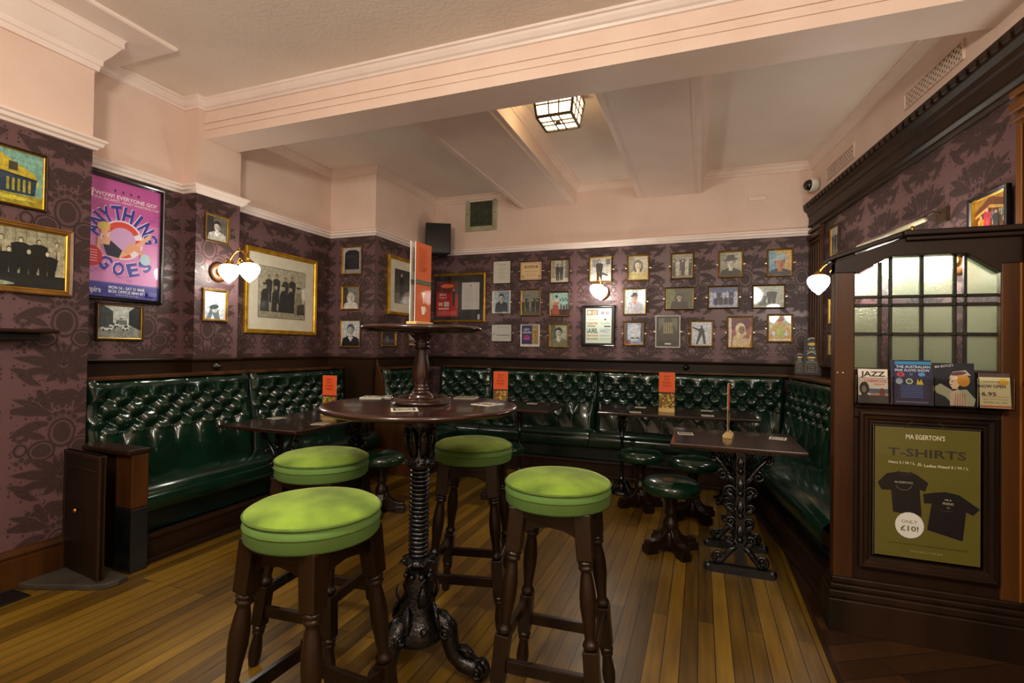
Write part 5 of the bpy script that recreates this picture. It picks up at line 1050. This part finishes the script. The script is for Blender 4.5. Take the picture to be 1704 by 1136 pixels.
for (pos, rz, lb) in (((-3.546, 2.872, 1.122), RL, 'round black knob switch on the dado board below the left pier'), ((-.139, 5.536, 1.122), 0, 'round black knob switch on the dado board of the back wall')):
    r = empty('round_switch', pos, rz, lb, 'switch', 'round black switches on the dado')
    MB().lathe([(.032, 0), (.032, .008), (.022, .012), (.018, .03), (.012, .036)], 20, Matrix.Rotation(PI/2, 4, 'X')).build('switch_base', M['blackf'], r)
    MB().ball((0, -.036, 0), .014, 12).build('switch_knob', M['blackf'], r)
o = MB().box(.43, .60, 5.535, 5.55, 2.81, 2.85).build('conduit_box', M['beam'], bevel=.004); tag(o, 'narrow pink painted cover box high on the back wall right of the beams', 'cover plate')
def fret(y0, y1, z0, z1, nx, nz, label):
    r = empty('fretwork_grille', rwp(y0)+Vector((0, 0, z0)), RA, label, 'vent grille', 'pierced vent grilles above the entablature'); L = (y0-y1)/.993; H = z1-z0
    mb = MB(); rect_mould(mb, 0, L, 0, H, [(0, 0), (0, .012), (.010, .012), (.012, .006), (.012, .0)]); mb.build('grille_frame', M['pink'], r)
    MB().box(.01, L-.01, -.002, 0, .01, H-.01).build('hole_shade_sheet', M['mat'], r)  # black sheet painted in for the shade inside the lattice holes
    mb = MB(); dx = L/nx
    for i in range(-nz, nx+1):
        for q in (1, -1):
            x0 = i*dx; x1 = x0+dx*nz
            if q < 0: x0, x1 = x1, x0
            t0, t1 = 0, 1
            def P(t): return x0+(x1-x0)*t
            ts = sorted([(0-x0)/(x1-x0), (L-x0)/(x1-x0)]); t0 = max(0, ts[0]); t1 = min(1, ts[1])
            if t1-t0 > .05: mb.bar((P(t0), -.006, H*t0), (P(t1), -.006, H*t1), .004, dx*.26, up=(0, 0, 1))
    mb.build('lattice', M['pink'], r)
fret(5.17, 4.59, 2.83, 2.945, 14, 3, 'pierced pink vent grille above the entablature, nearest the back wall')
fret(3.84, 3.25, 2.84, 2.945, 14, 3, 'pierced pink vent grille above the entablature, nearer the main ceiling beam')
# leaflet stand on the bench ledge
r = empty('leaflet_stand', (.93, 5.28, 1.083), rad(-14), 'clear stand of black cocktail menus on the bench ledge in the right back corner', 'leaflet stand')
dark = [('r', 0, 0, 1, 1, '0e100e')]+[('a', .5, .86, .3, .04, 30, 150, 'c8c8b8'), ('e', .5, .80, .26, .045, 'c89a3a'), ('t', 'PUB', .5, .68, .06, .3, 'b8c8a8'), ('t', 'MA EGERTONS', .5, .60, .035, .6, 'b8b8ac'), ('r', .16, .52, .84, .528, 'a8a89c'), ('r', .16, .12, .84, .128, 'a8a89c'), ('r', .16, .12, .175, .52, 'a8a89c'), ('r', .825, .12, .84, .52, 'a8a89c'), ('t', 'COCKTAILS', .5, .43, .05, .5, 'b0b0a4'), ('t', '2 FOR', .5, .34, .05, .34, 'c8a848'), ('t', '* * *', .5, .24, .06, .36, 'd0cca8'), ('t', 'SPECIAL', .5, .17, .045, .4, 'a8a89c')]
for k, (x, y, z, w, h, t) in enumerate(((.02, .035, .03, .13, .33, -10), (.02, -.01, .01, .13, .20, -12), (-.075, .0, .01, .075, .20, -12), (.105, .015, .01, .06, .22, -10))):
    o = art('leaflet', w, h, dark, r, (x, y, z+h/2), 'paper', (rad(t), 0, 0)); MB().box(-w/2, w/2, .0003, .003, -h/2, h/2).build('backing', M['blackp'], o)
MB().box(-.13, .15, -.045, -.042, 0, .13).box(-.13, .15, -.045, .07, 0, .004).box(-.045, -.042, -.045, .05, 0, .17).box(.092, .095, -.045, .05, 0, .15).build('acrylic_holder', M['acrylic'], r)
